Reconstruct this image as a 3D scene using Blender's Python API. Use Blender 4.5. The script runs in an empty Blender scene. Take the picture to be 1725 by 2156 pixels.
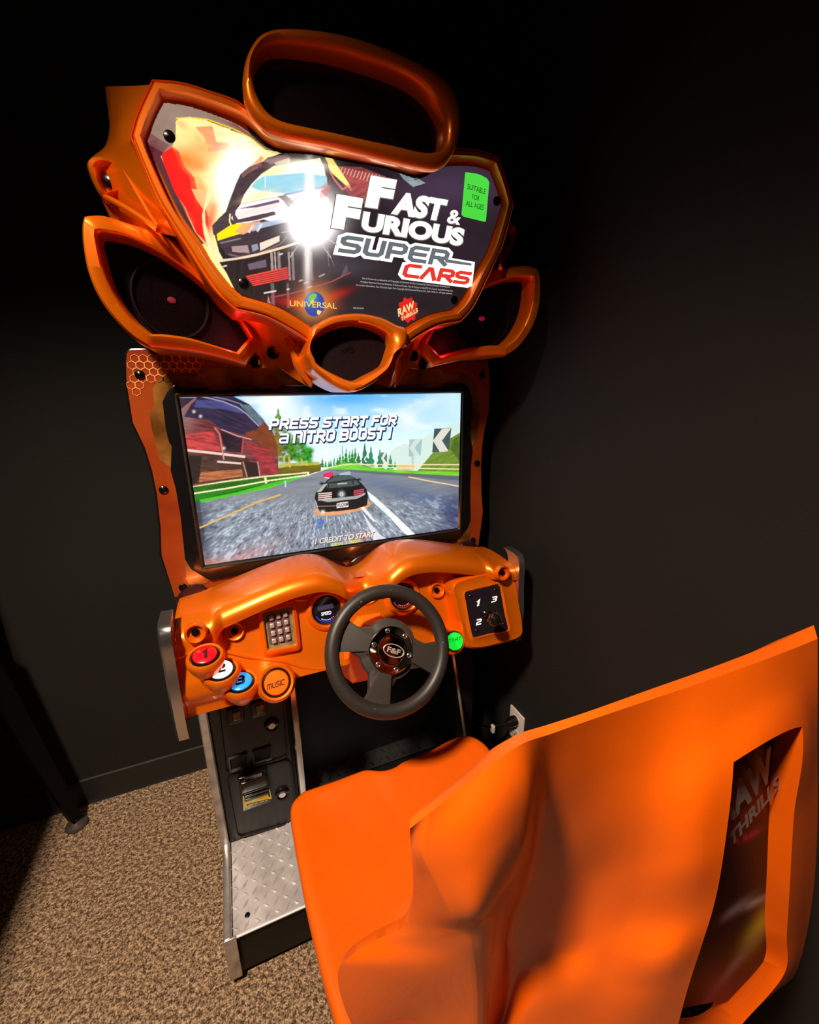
import bpy, bmesh, math, random
import numpy as np
from mathutils import Vector, Matrix
from mathutils.geometry import tessellate_polygon
random.seed(7)
RNG = np.random.default_rng(7)
SC = bpy.context.scene
COL = SC.collection

# ------------------------------------------------------------------ camera
FPX, W, H = 901.82, 1725, 2156
YAW, PITCH, ROLL = math.radians(22.6197), math.radians(15.9533), math.radians(0.6153)
EYE = np.array([-0.26083, -1.08541, 1.37115])


def cam_axes():
    cy, sy, cp, sp = math.cos(YAW), math.sin(YAW), math.cos(PITCH), math.sin(PITCH)
    f = np.array([sy * cp, cy * cp, -sp])
    r = np.array([cy, -sy, 0.0])
    d = np.cross(f, r)
    cr, sr = math.cos(ROLL), math.sin(ROLL)
    return cr * r + sr * d, -sr * r + cr * d, f


AR, AD, AF = cam_axes()
cam_data = bpy.data.cameras.new('camera')
cam = bpy.data.objects.new('camera', cam_data)
COL.objects.link(cam)
cam_data.sensor_fit = 'VERTICAL'
cam_data.sensor_height = 36.0
cam_data.lens = FPX * 36.0 / H
cam_data.clip_start = 0.02
M = Matrix(((AR[0], -AD[0], -AF[0], EYE[0]), (AR[1], -AD[1], -AF[1], EYE[1]), (AR[2], -AD[2], -AF[2], EYE[2]), (0, 0, 0, 1)))
cam.matrix_world = M
SC.camera = cam

# ------------------------------------------------------------------ world, lights, exposure
world = bpy.data.worlds.new('room_air')
SC.world = world
world.use_nodes = True
bg = world.node_tree.nodes['Background']
bg.inputs[0].default_value = (1.0, 0.8, 0.65, 1)
bg.inputs[1].default_value = 0.006


def spot(name, loc, aim, energy, color, size, blend, radius):
    l = bpy.data.lights.new(name, 'SPOT')
    l.energy, l.color, l.spot_size, l.spot_blend, l.shadow_soft_size = energy, color, math.radians(size), blend, radius
    o = bpy.data.objects.new(name, l)
    COL.objects.link(o)
    o.location = loc
    o.rotation_euler = (Vector(aim) - Vector(loc)).to_track_quat('-Z', 'Y').to_euler()
    return o


spot('ceiling_downlight', (-0.95, -1.20, 2.60), (-0.42, -0.60, 0.1), 385, (1.0, 0.82, 0.62), 90, 0.9, 0.09)

SC.view_settings.view_transform = 'Standard'
SC.view_settings.look = 'None'
SC.view_settings.exposure = 0.0
SC.view_settings.gamma = 1.0
SC.view_settings.use_curve_mapping = False


# ------------------------------------------------------------------ measuring helpers (photo pixel -> metres on a known plane)
def ray(u, v):
    return (u - W / 2) / FPX * AR + (v - H / 2) / FPX * AD + AF


def PY(u, v, y):
    d = ray(u, v)
    return EYE + d * ((y - EYE[1]) / d[1])


def PZ(u, v, z):
    d = ray(u, v)
    return EYE + d * ((z - EYE[2]) / d[2])


def PX(u, v, x):
    d = ray(u, v)
    return EYE + d * ((x - EYE[0]) / d[0])


def PL(u, v, p0, n):
    d = ray(u, v)
    n = np.asarray(n, float)
    return EYE + d * ((n @ (np.asarray(p0) - EYE)) / (n @ d))


FN = np.array([0, -1.0, 0.38])            # tilt of the dashboard face


def PF(u, v, off=0.0):
    return PL(u, v, (0, -0.178 + off, 0.875), FN)


def proj(p):
    q = np.asarray(p) - EYE
    z = q @ AF
    return W / 2 + FPX * (q @ AR) / z, H / 2 + FPX * (q @ AD) / z


def flip(pts):
    return [np.array([-p[0], p[1], p[2]]) for p in pts]


# ------------------------------------------------------------------ materials
def lin(c):
    c = np.asarray(c, float) / 255.0
    return np.where(c <= 0.04045, c / 12.92, ((c + 0.055) / 1.055) ** 2.4)


def mat(name, rgb, rough=0.5, metal=0.0, coat=0.0, emit=None, estr=0.0, spec=0.5):
    m = bpy.data.materials.new(name)
    m.use_nodes = True
    b = m.node_tree.nodes['Principled BSDF']
    b.inputs['Base Color'].default_value = (*rgb, 1)
    b.inputs['Roughness'].default_value = rough
    b.inputs['Metallic'].default_value = metal
    b.inputs['Coat Weight'].default_value = coat
    b.inputs['Coat Roughness'].default_value = 0.06
    b.inputs['Specular IOR Level'].default_value = spec
    if emit is not None:
        b.inputs['Emission Color'].default_value = (*emit, 1)
        b.inputs['Emission Strength'].default_value = estr
    return m


def nodes(m):
    nt = m.node_tree
    return nt, nt.nodes, nt.links, nt.nodes['Principled BSDF']


def add_noise_color(m, c1, c2, scale, detail=3, lo=0.35, hi=0.65, bump=0.0, bscale=None, bdist=0.002):
    nt, N, L, b = nodes(m)
    tc = N.new('ShaderNodeTexCoord')
    no = N.new('ShaderNodeTexNoise')
    no.inputs['Scale'].default_value = scale
    no.inputs['Detail'].default_value = detail
    L.new(tc.outputs['Object'], no.inputs['Vector'])
    r = N.new('ShaderNodeValToRGB')
    r.color_ramp.elements[0].position, r.color_ramp.elements[1].position = lo, hi
    r.color_ramp.elements[0].color, r.color_ramp.elements[1].color = (*c1, 1), (*c2, 1)
    L.new(no.outputs['Fac'], r.inputs[0])
    L.new(r.outputs[0], b.inputs['Base Color'])
    if bump:
        n2 = N.new('ShaderNodeTexNoise')
        n2.inputs['Scale'].default_value = bscale or scale
        n2.inputs['Detail'].default_value = 4
        L.new(tc.outputs['Object'], n2.inputs['Vector'])
        bp = N.new('ShaderNodeBump')
        bp.inputs['Strength'].default_value = bump
        bp.inputs['Distance'].default_value = bdist
        L.new(n2.outputs['Fac'], bp.inputs['Height'])
        L.new(bp.outputs[0], b.inputs['Normal'])
    return m


ORANGE = mat('candy_orange_paint', (0.86, 0.150, 0.002), 0.36, 0.55, 0.45)
add_noise_color(ORANGE, (0.86, 0.160, 0.001), (0.90, 0.178, 0.001), 900, 2)
SEATM = mat('orange_moulded_plastic', (0.84, 0.12, 0.001), 0.42, 0.0, 0.15, spec=0.35)
add_noise_color(SEATM, (0.72, 0.098, 0.0004), (0.77, 0.108, 0.0004), 14, 4, 0.3, 0.7, 0.08, 260, 0.0005)
BLACK = mat('black_painted_board', (0.0045, 0.004, 0.0035), 0.55, spec=0.3)
BLACKG = mat('black_gloss_plastic', (0.006, 0.005, 0.006), 0.18, 0, 0.4)
GLASSK = mat('dark_mirror_panel', (0.010, 0.006, 0.005), 0.10, 0.0, 0.3)
GRILLE = add_noise_color(mat('speaker_cloth', (0.006, 0.002, 0.003), 0.7, spec=0.08), (0.003, 0.001, 0.0015), (0.011, 0.003, 0.005), 900, 1, 0.4, 0.6, 0.5, 900, 0.001)
RUBBER = mat('black_rubber', (0.018, 0.015, 0.014), 0.52)
DOORM = add_noise_color(mat('black_powder_coat', (0.014, 0.012, 0.011), 0.38, spec=0.4), (0.006, 0.0052, 0.0048), (0.013, 0.011, 0.010), 9, 5, 0.4, 0.75, 0.12, 700, 0.0005)
CHROME = mat('polished_chrome', (0.74, 0.70, 0.68), 0.16, 0.92)
STEEL = add_noise_color(mat('worn_steel', (0.5, 0.46, 0.44), 0.30, 0.75), (0.42, 0.38, 0.37), (0.66, 0.60, 0.58), 30, 5)
TREADM = add_noise_color(mat('tread_plate_aluminium', (0.5, 0.45, 0.44), 0.38, 0.4), (0.50, 0.475, 0.49), (0.66, 0.625, 0.645), 25, 5)
DARKTREAD = mat('black_tread_plate', (0.012, 0.011, 0.011), 0.38)
SCREW = mat('black_screw_steel', (0.006, 0.005, 0.006), 0.22, 0.4, 0.2)
WALLM = add_noise_color(mat('black_wall_paint', (0.021, 0.018, 0.017), 0.7, spec=0.3), (0.0092, 0.0078, 0.0074), (0.0110, 0.0094, 0.0090), 3, 4, 0.3, 0.7, 0.15, 220, 0.0008)
BASEM = mat('black_vinyl_baseboard', (0.011, 0.0095, 0.009), 0.40)
CEILM = mat('black_ceiling_tile', (0.012, 0.011, 0.011), 0.8)

# carpet: looped pile, tan and brown yarn
CARPET = mat('looped_carpet', (0.2, 0.13, 0.08), 0.95, spec=0.15)
nt, N, L, b = nodes(CARPET)
tc = N.new('ShaderNodeTexCoord')
vo = N.new('ShaderNodeTexVoronoi'); vo.inputs['Scale'].default_value = 125; vo.inputs['Randomness'].default_value = 0.9
no = N.new('ShaderNodeTexNoise'); no.inputs['Scale'].default_value = 100; no.inputs['Detail'].default_value = 3
no2 = N.new('ShaderNodeTexNoise'); no2.inputs['Scale'].default_value = 260; no2.inputs['Detail'].default_value = 2
no3 = N.new('ShaderNodeTexNoise'); no3.inputs['Scale'].default_value = 5; no3.inputs['Detail'].default_value = 2
for n_ in (vo, no, no2, no3):
    L.new(tc.outputs['Object'], n_.inputs['Vector'])
ad = N.new('ShaderNodeMath'); ad.operation = 'ADD'
L.new(no.outputs['Fac'], ad.inputs[0]); L.new(no2.outputs['Fac'], ad.inputs[1])
hf = N.new('ShaderNodeMath'); hf.operation = 'MULTIPLY'; hf.inputs[1].default_value = 0.5
L.new(ad.outputs[0], hf.inputs[0])
rp = N.new('ShaderNodeValToRGB')
rp.color_ramp.elements[0].position, rp.color_ramp.elements[0].color = 0.40, (0.058, 0.036, 0.021, 1)
rp.color_ramp.elements[1].position, rp.color_ramp.elements[1].color = 0.60, (0.54, 0.36, 0.225, 1)
e_ = rp.color_ramp.elements.new(0.49); e_.color = (0.225, 0.142, 0.086, 1)
L.new(hf.outputs[0], rp.inputs[0]); L.new(rp.outputs[0], b.inputs['Base Color'])
sub = N.new('ShaderNodeMath'); sub.operation = 'SUBTRACT'
L.new(hf.outputs[0], sub.inputs[0]); L.new(vo.outputs['Distance'], sub.inputs[1])
bp = N.new('ShaderNodeBump'); bp.inputs['Strength'].default_value = 0.9; bp.inputs['Distance'].default_value = 0.006
L.new(sub.outputs[0], bp.inputs['Height']); L.new(bp.outputs[0], b.inputs['Normal'])

# steering wheel rubber with dust specks
WHEELM = mat('dusty_wheel_rubber', (0.022, 0.018, 0.017), 0.45)
nt, N, L, b = nodes(WHEELM)
tc = N.new('ShaderNodeTexCoord')
vo = N.new('ShaderNodeTexVoronoi'); vo.inputs['Scale'].default_value = 85
L.new(tc.outputs['Object'], vo.inputs['Vector'])
lt = N.new('ShaderNodeMath'); lt.operation = 'LESS_THAN'; lt.inputs[1].default_value = 0.11
L.new(vo.outputs['Distance'], lt.inputs[0])
nn = N.new('ShaderNodeTexNoise'); nn.inputs['Scale'].default_value = 60
L.new(tc.outputs['Object'], nn.inputs['Vector'])
gt = N.new('ShaderNodeMath'); gt.operation = 'GREATER_THAN'; gt.inputs[1].default_value = 0.56
L.new(nn.outputs['Fac'], gt.inputs[0])
mu = N.new('ShaderNodeMath'); mu.operation = 'MULTIPLY'
L.new(lt.outputs[0], mu.inputs[0]); L.new(gt.outputs[0], mu.inputs[1])
mx = N.new('ShaderNodeMix'); mx.data_type = 'RGBA'
mx.inputs[6].default_value = (0.022, 0.018, 0.017, 1); mx.inputs[7].default_value = (0.35, 0.30, 0.27, 1)
L.new(mu.outputs[0], mx.inputs[0]); L.new(mx.outputs[2], b.inputs['Base Color'])
GREYPL = mat('charcoal_hub_plastic', (0.040, 0.034, 0.031), 0.42)


def glow(name, rgb255, s=1.0, base=(0.02, 0.02, 0.02), rough=0.3):
    return mat(name, base, rough, 0, 0, tuple(lin(rgb255)), s)


def flat(name, rgb255, rough=0.45):
    return mat(name, tuple(lin(rgb255)), rough)


# ------------------------------------------------------------------ object helpers
def finish(o, parent=None, label=None):
    COL.objects.link(o)
    if parent is not None:
        o.parent = parent
    if label:
        o['label'] = label
    return o


def meshobj(name, verts, faces, material, parent=None, smooth=True, label=None, angle=35):
    me = bpy.data.meshes.new(name)
    me.from_pydata([tuple(map(float, v)) for v in verts], [], [tuple(int(i) for i in f) for f in faces])
    if isinstance(material, (list, tuple)):
        for m_ in material:
            me.materials.append(m_)
    else:
        me.materials.append(material)
    me.validate()
    bm = bmesh.new(); bm.from_mesh(me)
    bmesh.ops.recalc_face_normals(bm, faces=bm.faces)
    if smooth:
        for f in bm.faces:
            f.smooth = True
        ca = math.radians(angle)
        for e in bm.edges:
            if len(e.link_faces) == 2 and e.calc_face_angle(0) > ca:
                e.smooth = False
    bm.to_mesh(me); bm.free()
    o = bpy.data.objects.new(name, me)
    return finish(o, parent, label)


class MB:
    """Collects shapes for one mesh."""
    def __init__(s):
        s.v, s.f = [], []

    def add(s, v, f):
        k = len(s.v)
        s.v += [np.asarray(p, float) for p in v]
        s.f += [tuple(i + k for i in q) for q in f]
        return s

    def box(s, c, size, R=None, bev=0.0):
        bm = bmesh.new()
        bmesh.ops.create_cube(bm, size=1.0)
        for v in bm.verts:
            v.co = Vector((v.co.x * size[0], v.co.y * size[1], v.co.z * size[2]))
        if bev:
            bmesh.ops.bevel(bm, geom=bm.edges[:], offset=bev, segments=3, profile=0.5, affect='EDGES')
        bm.verts.index_update()
        R = np.eye(3) if R is None else np.asarray(R)
        s.add([R @ np.array(v.co) + np.asarray(c) for v in bm.verts], [[v.index for v in f.verts] for f in bm.faces])
        bm.free()
        return s

    def lathe(s, c, axis, prof, n=32, xdir=None, sx=1.0, sy=1.0):
        """prof: list of (radius, height along axis)."""
        a = np.asarray(axis, float); a = a / np.linalg.norm(a)
        u = np.asarray(xdir if xdir is not None else ((1, 0, 0) if abs(a[0]) < 0.9 else (0, 0, 1)), float)
        u = u - a * (u @ a); u /= np.linalg.norm(u)
        w = np.cross(a, u)
        v, f = [], []
        for r, h in prof:
            for k in range(n):
                t = 2 * math.pi * k / n
                v.append(np.asarray(c) + a * h + u * r * sx * math.cos(t) + w * r * sy * math.sin(t))
        for i in range(len(prof) - 1):
            for k in range(n):
                k2 = (k + 1) % n
                f.append((i * n + k, i * n + k2, (i + 1) * n + k2, (i + 1) * n + k))
        if prof[0][0] > 1e-6:
            f.append(tuple(range(n))[::-1])
        if prof[-1][0] > 1e-6:
            f.append(tuple((len(prof) - 1) * n + k for k in range(n)))
        s.add(v, f)
        return s

    def tube(s, pts, r, n=12, closed=False):
        pts = [np.asarray(p, float) for p in pts]
        m = len(pts)
        rr = r if hasattr(r, '__len__') else [r] * m
        v, f = [], []
        up = None
        for i, p in enumerate(pts):
            a = pts[(i - 1) % m] if (closed or i > 0) else p
            c = pts[(i + 1) % m] if (closed or i < m - 1) else p
            t = c - a; t /= np.linalg.norm(t)
            if up is None:
                up = np.array([0, 0, 1.0]) if abs(t[2]) < 0.9 else np.array([1.0, 0, 0])
            up = up - t * (up @ t); up /= np.linalg.norm(up)
            w = np.cross(t, up)
            for k in range(n):
                th = 2 * math.pi * k / n
                v.append(p + rr[i] * (math.cos(th) * up + math.sin(th) * w))
        for i in range(m if closed else m - 1):
            j = (i + 1) % m
            for k in range(n):
                k2 = (k + 1) % n
                f.append((i * n + k, i * n + k2, j * n + k2, j * n + k))
        if not closed:
            f.append(tuple(range(n))); f.append(tuple((m - 1) * n + k for k in range(n)))
        s.add(v, f)
        return s

    def plate(s, loop, back, front=(0, 0, 0), bev=0.0):
        """A solid slab: the loop moved by front is its face, moved by back its rear."""
        loop = [np.asarray(p, float) for p in loop]
        n = len(loop)
        tri = tessellate_polygon([[Vector(p) for p in loop]])
        rows = []
        if bev:
            c = sum(loop) / n
            b3 = np.asarray(back, float); b3 = b3 / np.linalg.norm(b3)
            ins = inset(loop, bev, b3)
            rows.append([p + np.asarray(front) for p in ins])
            rows.append([p + np.asarray(front) + b3 * bev for p in loop])
        else:
            rows.append([p + np.asarray(front) for p in loop])
        rows.append([p + np.asarray(back) for p in loop])
        v = [p for r in rows for p in r]
        f = [tuple(t) for t in tri]
        f += [tuple((len(rows) - 1) * n + i for i in t[::-1]) for t in tri]
        for k in range(len(rows) - 1):
            f += [(k * n + i, k * n + (i + 1) % n, (k + 1) * n + (i + 1) % n, (k + 1) * n + i) for i in range(n)]
        s.add(v, f)
        return s

    def obj(s, name, material, parent=None, smooth=True, label=None, angle=35):
        return meshobj(name, s.v, s.f, material, parent, smooth, label, angle)


def inset(loop, d, nrm):
    n = len(loop)
    area = sum(np.cross(loop[i] - loop[0], loop[(i + 1) % n] - loop[0]) @ nrm for i in range(n))
    sg = 1 if area > 0 else -1
    out = []
    for i in range(n):
        a, p, c = loop[i - 1], loop[i], loop[(i + 1) % n]
        t1 = p - a; t2 = c - p
        t1 = t1 / (np.linalg.norm(t1) + 1e-9); t2 = t2 / (np.linalg.norm(t2) + 1e-9)
        n1 = np.cross(nrm, t1) * sg; n2 = np.cross(nrm, t2) * sg
        b = n1 + n2
        k = 1 + n1 @ n2
        out.append(p + b * (d / max(k, 0.35)))
    return out


def cr(pts, n, closed=False):
    """Catmull-Rom through pts, resampled evenly to n points."""
    P = [np.asarray(p, float) for p in pts]
    if len(P) == 2 and not closed:
        return [P[0] + (P[1] - P[0]) * i / (n - 1) for i in range(n)]
    m = len(P)
    out = []
    for i in range(m if closed else m - 1):
        p1, p2 = P[i], P[(i + 1) % m]
        p0 = P[i - 1] if (closed or i > 0) else 2 * p1 - p2
        p3 = P[(i + 2) % m] if (closed or i < m - 2) else 2 * p2 - p1
        for k in range(12):
            t = k / 12
            out.append(0.5 * ((2 * p1) + (p2 - p0) * t + (2 * p0 - 5 * p1 + 4 * p2 - p3) * t * t + (3 * p1 - p0 - 3 * p2 + p3) * t ** 3))
    out.append(P[0] if closed else P[-1])
    out = np.array(out)
    s = np.concatenate([[0], np.cumsum(np.linalg.norm(np.diff(out, axis=0), axis=1))])
    q = np.linspace(0, s[-1], n + 1 if closed else n)
    if closed:
        q = q[:-1]
    return [np.array([np.interp(x, s, out[:, k]) for k in range(out.shape[1])]) for x in q]


def pieces(ps, counts):
    """ps: list of polylines whose ends are corners shared with the next; returns one point list (no repeat of shared ends)."""
    out = []
    for p, c in zip(ps, counts):
        out += cr(p, c + 1)[:-1]
    out.append(np.asarray(ps[-1][-1], float))
    return out


def ring_mesh(outer, inner, prof, yfun=None, closed=True):
    """Skin between two matching loops. prof: (t from outer to inner, depth offset along +y)."""
    n = len(outer)
    v, f = [], []
    for t, dy in prof:
        for a, b in zip(outer, inner):
            p = a + (b - a) * t
            v.append(p + np.array([0, dy, 0]))
    for i in range(len(prof) - 1):
        for k in range(n if closed else n - 1):
            k2 = (k + 1) % n
            f.append((i * n + k, i * n + k2, (i + 1) * n + k2, (i + 1) * n + k))
    return v, f


def loft(rows):
    n = len(rows[0])
    v = [p for r in rows for p in r]
    f = []
    for i in range(len(rows) - 1):
        for k in range(n - 1):
            f.append((i * n + k, i * n + k + 1, (i + 1) * n + k + 1, (i + 1) * n + k))
    return v, f


def empty(name, loc=(0, 0, 0)):
    o = bpy.data.objects.new(name, None)
    o.empty_display_size = 0.1
    o.location = loc
    COL.objects.link(o)
    return o


def tag(o, label, cat, group=None):
    o['label'] = label
    o['category'] = cat
    if group:
        o['group'] = group
    return o


def struct(o):
    o['kind'] = 'structure'
    return o


# ------------------------------------------------------------------ lettering
GL = {
    'S': (1, [[(1, 1), (.2, 1), (0, .86), (0, .64), (.15, .52), (.85, .48), (1, .36), (1, .14), (.8, 0), (0, 0)]]),
    'U': (1, [[(0, 1), (0, .16), (.18, 0), (.82, 0), (1, .16), (1, 1)]]),
    'P': (1, [[(0, 0), (0, 1), (.82, 1), (1, .86), (1, .56), (.82, .42), (.12, .42)]]),
    'E': (.95, [[(1, 1), (0, 1), (0, 0), (1, 0)], [(0, .5), (.9, .5)]]),
    'e': (1, [[(1, 1), (.2, 1), (0, .84), (0, .16), (.2, 0), (1, 0)], [(0, .5), (.9, .5)]]),
    'R': (1, [[(0, 0), (0, 1), (.82, 1), (1, .86), (1, .58), (.82, .45), (.12, .45)], [(.45, .45), (1, 0)]]),
    'C': (1, [[(1, 1), (.2, 1), (0, .84), (0, .16), (.2, 0), (1, 0)]]),
    'A': (1, [[(0, 0), (.42, .94), (.58, .94), (1, 0)]]),
    'a': (1, [[(.05, 1), (.82, 1), (1, .86), (1, 0), (.2, 0), (0, .14), (0, .36), (.2, .5), (.9, .5)]]),
    'T': (1, [[(0, 1), (1, 1)], [(.5, 1), (.5, 0)]]),
    'F': (.95, [[(1, 1), (0, 1), (0, 0)], [(0, .5), (.85, .5)]]),
    'O': (1, [[(.5, 1), (.2, 1), (0, .84), (0, .16), (.2, 0), (.8, 0), (1, .16), (1, .84), (.8, 1), (.5, 1)]]),
    'N': (1, [[(0, 0), (0, 1), (.8, 1), (1, .85), (1, 0)]]),
    'I': (.0, [[(0, 0), (0, 1)]]),
    'B': (1, [[(.8, .52), (1, .66), (1, .86), (.82, 1), (0, 1), (0, 0), (.82, 0), (1, .14), (1, .38), (.8, .52), (.1, .52)]]),
    'M': (1.25, [[(0, 0), (0, 1), (.85, 1), (1, .85), (1, 0)], [(.5, 1), (.5, 0)]]),
    'D': (1, [[(0, 0), (0, 1), (.8, 1), (1, .84), (1, .16), (.8, 0), (0, 0)]]),
    '1': (.35, [[(0, .8), (.8, 1), (.8, 0)]]),
    '2': (1, [[(0, 1), (.8, 1), (1, .86), (1, .64), (.8, .52), (.2, .48), (0, .36), (0, 0), (1, 0)]]),
    '3': (1, [[(0, 1), (.8, 1), (1, .86), (1, .64), (.85, .52), (1, .38), (1, .14), (.8, 0), (0, 0)], [(.25, .52), (.85, .52)]]),
    '!': (.0, [[(0, 1), (0, .32)], [(0, .1), (0, 0)]]),
}


def ribbon(path, hw):
    """2-D polyline thickened to a strip with mitred joints."""
    P = [np.asarray(p, float) for p in path]
    n = len(P)
    closed = np.linalg.norm(P[0] - P[-1]) < 1e-6
    L_, R_ = [], []
    for i in range(n):
        a = P[i - 1] if i > 0 else (P[-2] if closed else None)
        c = P[i + 1] if i < n - 1 else (P[1] if closed else None)
        t1 = (P[i] - a) if a is not None else (c - P[i])
        t2 = (c - P[i]) if c is not None else (P[i] - a)
        t1 = t1 / np.linalg.norm(t1); t2 = t2 / np.linalg.norm(t2)
        n1 = np.array([-t1[1], t1[0]]); n2 = np.array([-t2[1], t2[0]])
        b = (n1 + n2) / max(1 + n1 @ n2, 0.3)
        e = np.zeros(2)
        if a is None: e = -t2 * hw
        if c is None: e = t1 * hw
        L_.append(P[i] + b * hw + e); R_.append(P[i] - b * hw + e)
    v = L_ + R_
    f = [(i, i + 1, n + i + 1, n + i) for i in range(n - 1)]
    return v, f


def stroke2d(text, hw, w=0.62, gap=0.34, space=0.6):
    v, f, x = [], [], 0.0
    for ch in text:
        if ch == ' ':
            x += space
            continue
        wd, st = GL[ch]
        for s in st:
            a, b = ribbon([(x + p[0] * wd * w, p[1]) for p in s], hw)
            k = len(v)
            v += a; f += [tuple(i + k for i in q) for q in b]
        x += wd * w + gap
    return v, f, x - gap


def font2d(text, bold=0.0, space=1.0):
    cu = bpy.data.curves.new('lettering', 'FONT')
    cu.body = text
    cu.size = 1.0
    cu.offset = bold
    cu.space_character = space
    cu.fill_mode = 'FRONT'
    cu.resolution_u = 5
    o = bpy.data.objects.new('lettering', cu)
    COL.objects.link(o)
    dg = bpy.context.evaluated_depsgraph_get()
    dg.update()
    me = o.evaluated_get(dg).to_mesh()
    v = [np.array([p.co.x, p.co.y]) for p in me.vertices]
    f = [tuple(p.vertices) for p in me.polygons]
    o.evaluated_get(dg).to_mesh_clear()
    bpy.data.objects.remove(o)
    bpy.data.curves.remove(cu)
    return v, f


def letters(name, vf, box, plane, material, parent, lift=0.0004, thick=0.0004, bbox=None, label=None):
    """Map flat lettering onto a plane: box = (bottom left, bottom right, top left) measured in the photo, plane(u,v)->point."""
    v, f = vf[0], vf[1]
    A = np.array(v)
    lo, hi = (A.min(0), A.max(0)) if bbox is None else bbox
    bl, br, tl = [plane(*p) for p in box]
    ex, ey = br - bl, tl - bl
    nrm = np.cross(ex, ey); nrm /= np.linalg.norm(nrm)
    if nrm @ (EYE - bl) < 0: nrm = -nrm
    out = [bl + ex * (p[0] - lo[0]) / (hi[0] - lo[0]) + ey * (p[1] - lo[1]) / (hi[1] - lo[1]) + nrm * lift for p in v]
    n = len(out)
    m = MB()
    m.add(out, f)
    return m.obj(name, material, parent, smooth=False, label=label)


def stroke(name, text, box, plane, material, parent, hw=0.1, lift=0.0004, w=0.62, gap=0.34, space=0.6, refhw=None, label=None):
    v, f, wid = stroke2d(text, hw, w, gap, space)
    r = hw if refhw is None else refhw
    return letters(name, (v, f), box, plane, material, parent, lift, bbox=(np.array([-r, -r]), np.array([wid + r, 1 + r])), label=label)


def poly_on(name, pts, plane, material, parent, lift=0.0004, label=None):
    P = [plane(*p) for p in pts]
    nrm = np.cross(P[1] - P[0], P[2] - P[0]); nrm /= np.linalg.norm(nrm)
    if nrm @ (EYE - P[0]) < 0: nrm = -nrm
    m = MB()
    m.add([p + nrm * lift for p in P], [tuple(t) for t in tessellate_polygon([[Vector(p) for p in P]])])
    return m.obj(name, material, parent, smooth=False, label=label)


# ------------------------------------------------------------------ painted pictures (printed art and the game on the screen), one colour per grid point
def vnoise(x, y, seed=0):
    g = np.random.default_rng(seed).random((64, 64))
    xi, yi = np.floor(x).astype(int), np.floor(y).astype(int)
    fx, fy = x - xi, y - yi
    fx = fx * fx * (3 - 2 * fx); fy = fy * fy * (3 - 2 * fy)
    a, b_ = g[xi % 64, yi % 64], g[(xi + 1) % 64, yi % 64]
    c, d = g[xi % 64, (yi + 1) % 64], g[(xi + 1) % 64, (yi + 1) % 64]
    return (a * (1 - fx) + b_ * fx) * (1 - fy) + (c * (1 - fx) + d * fx) * fy


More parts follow.
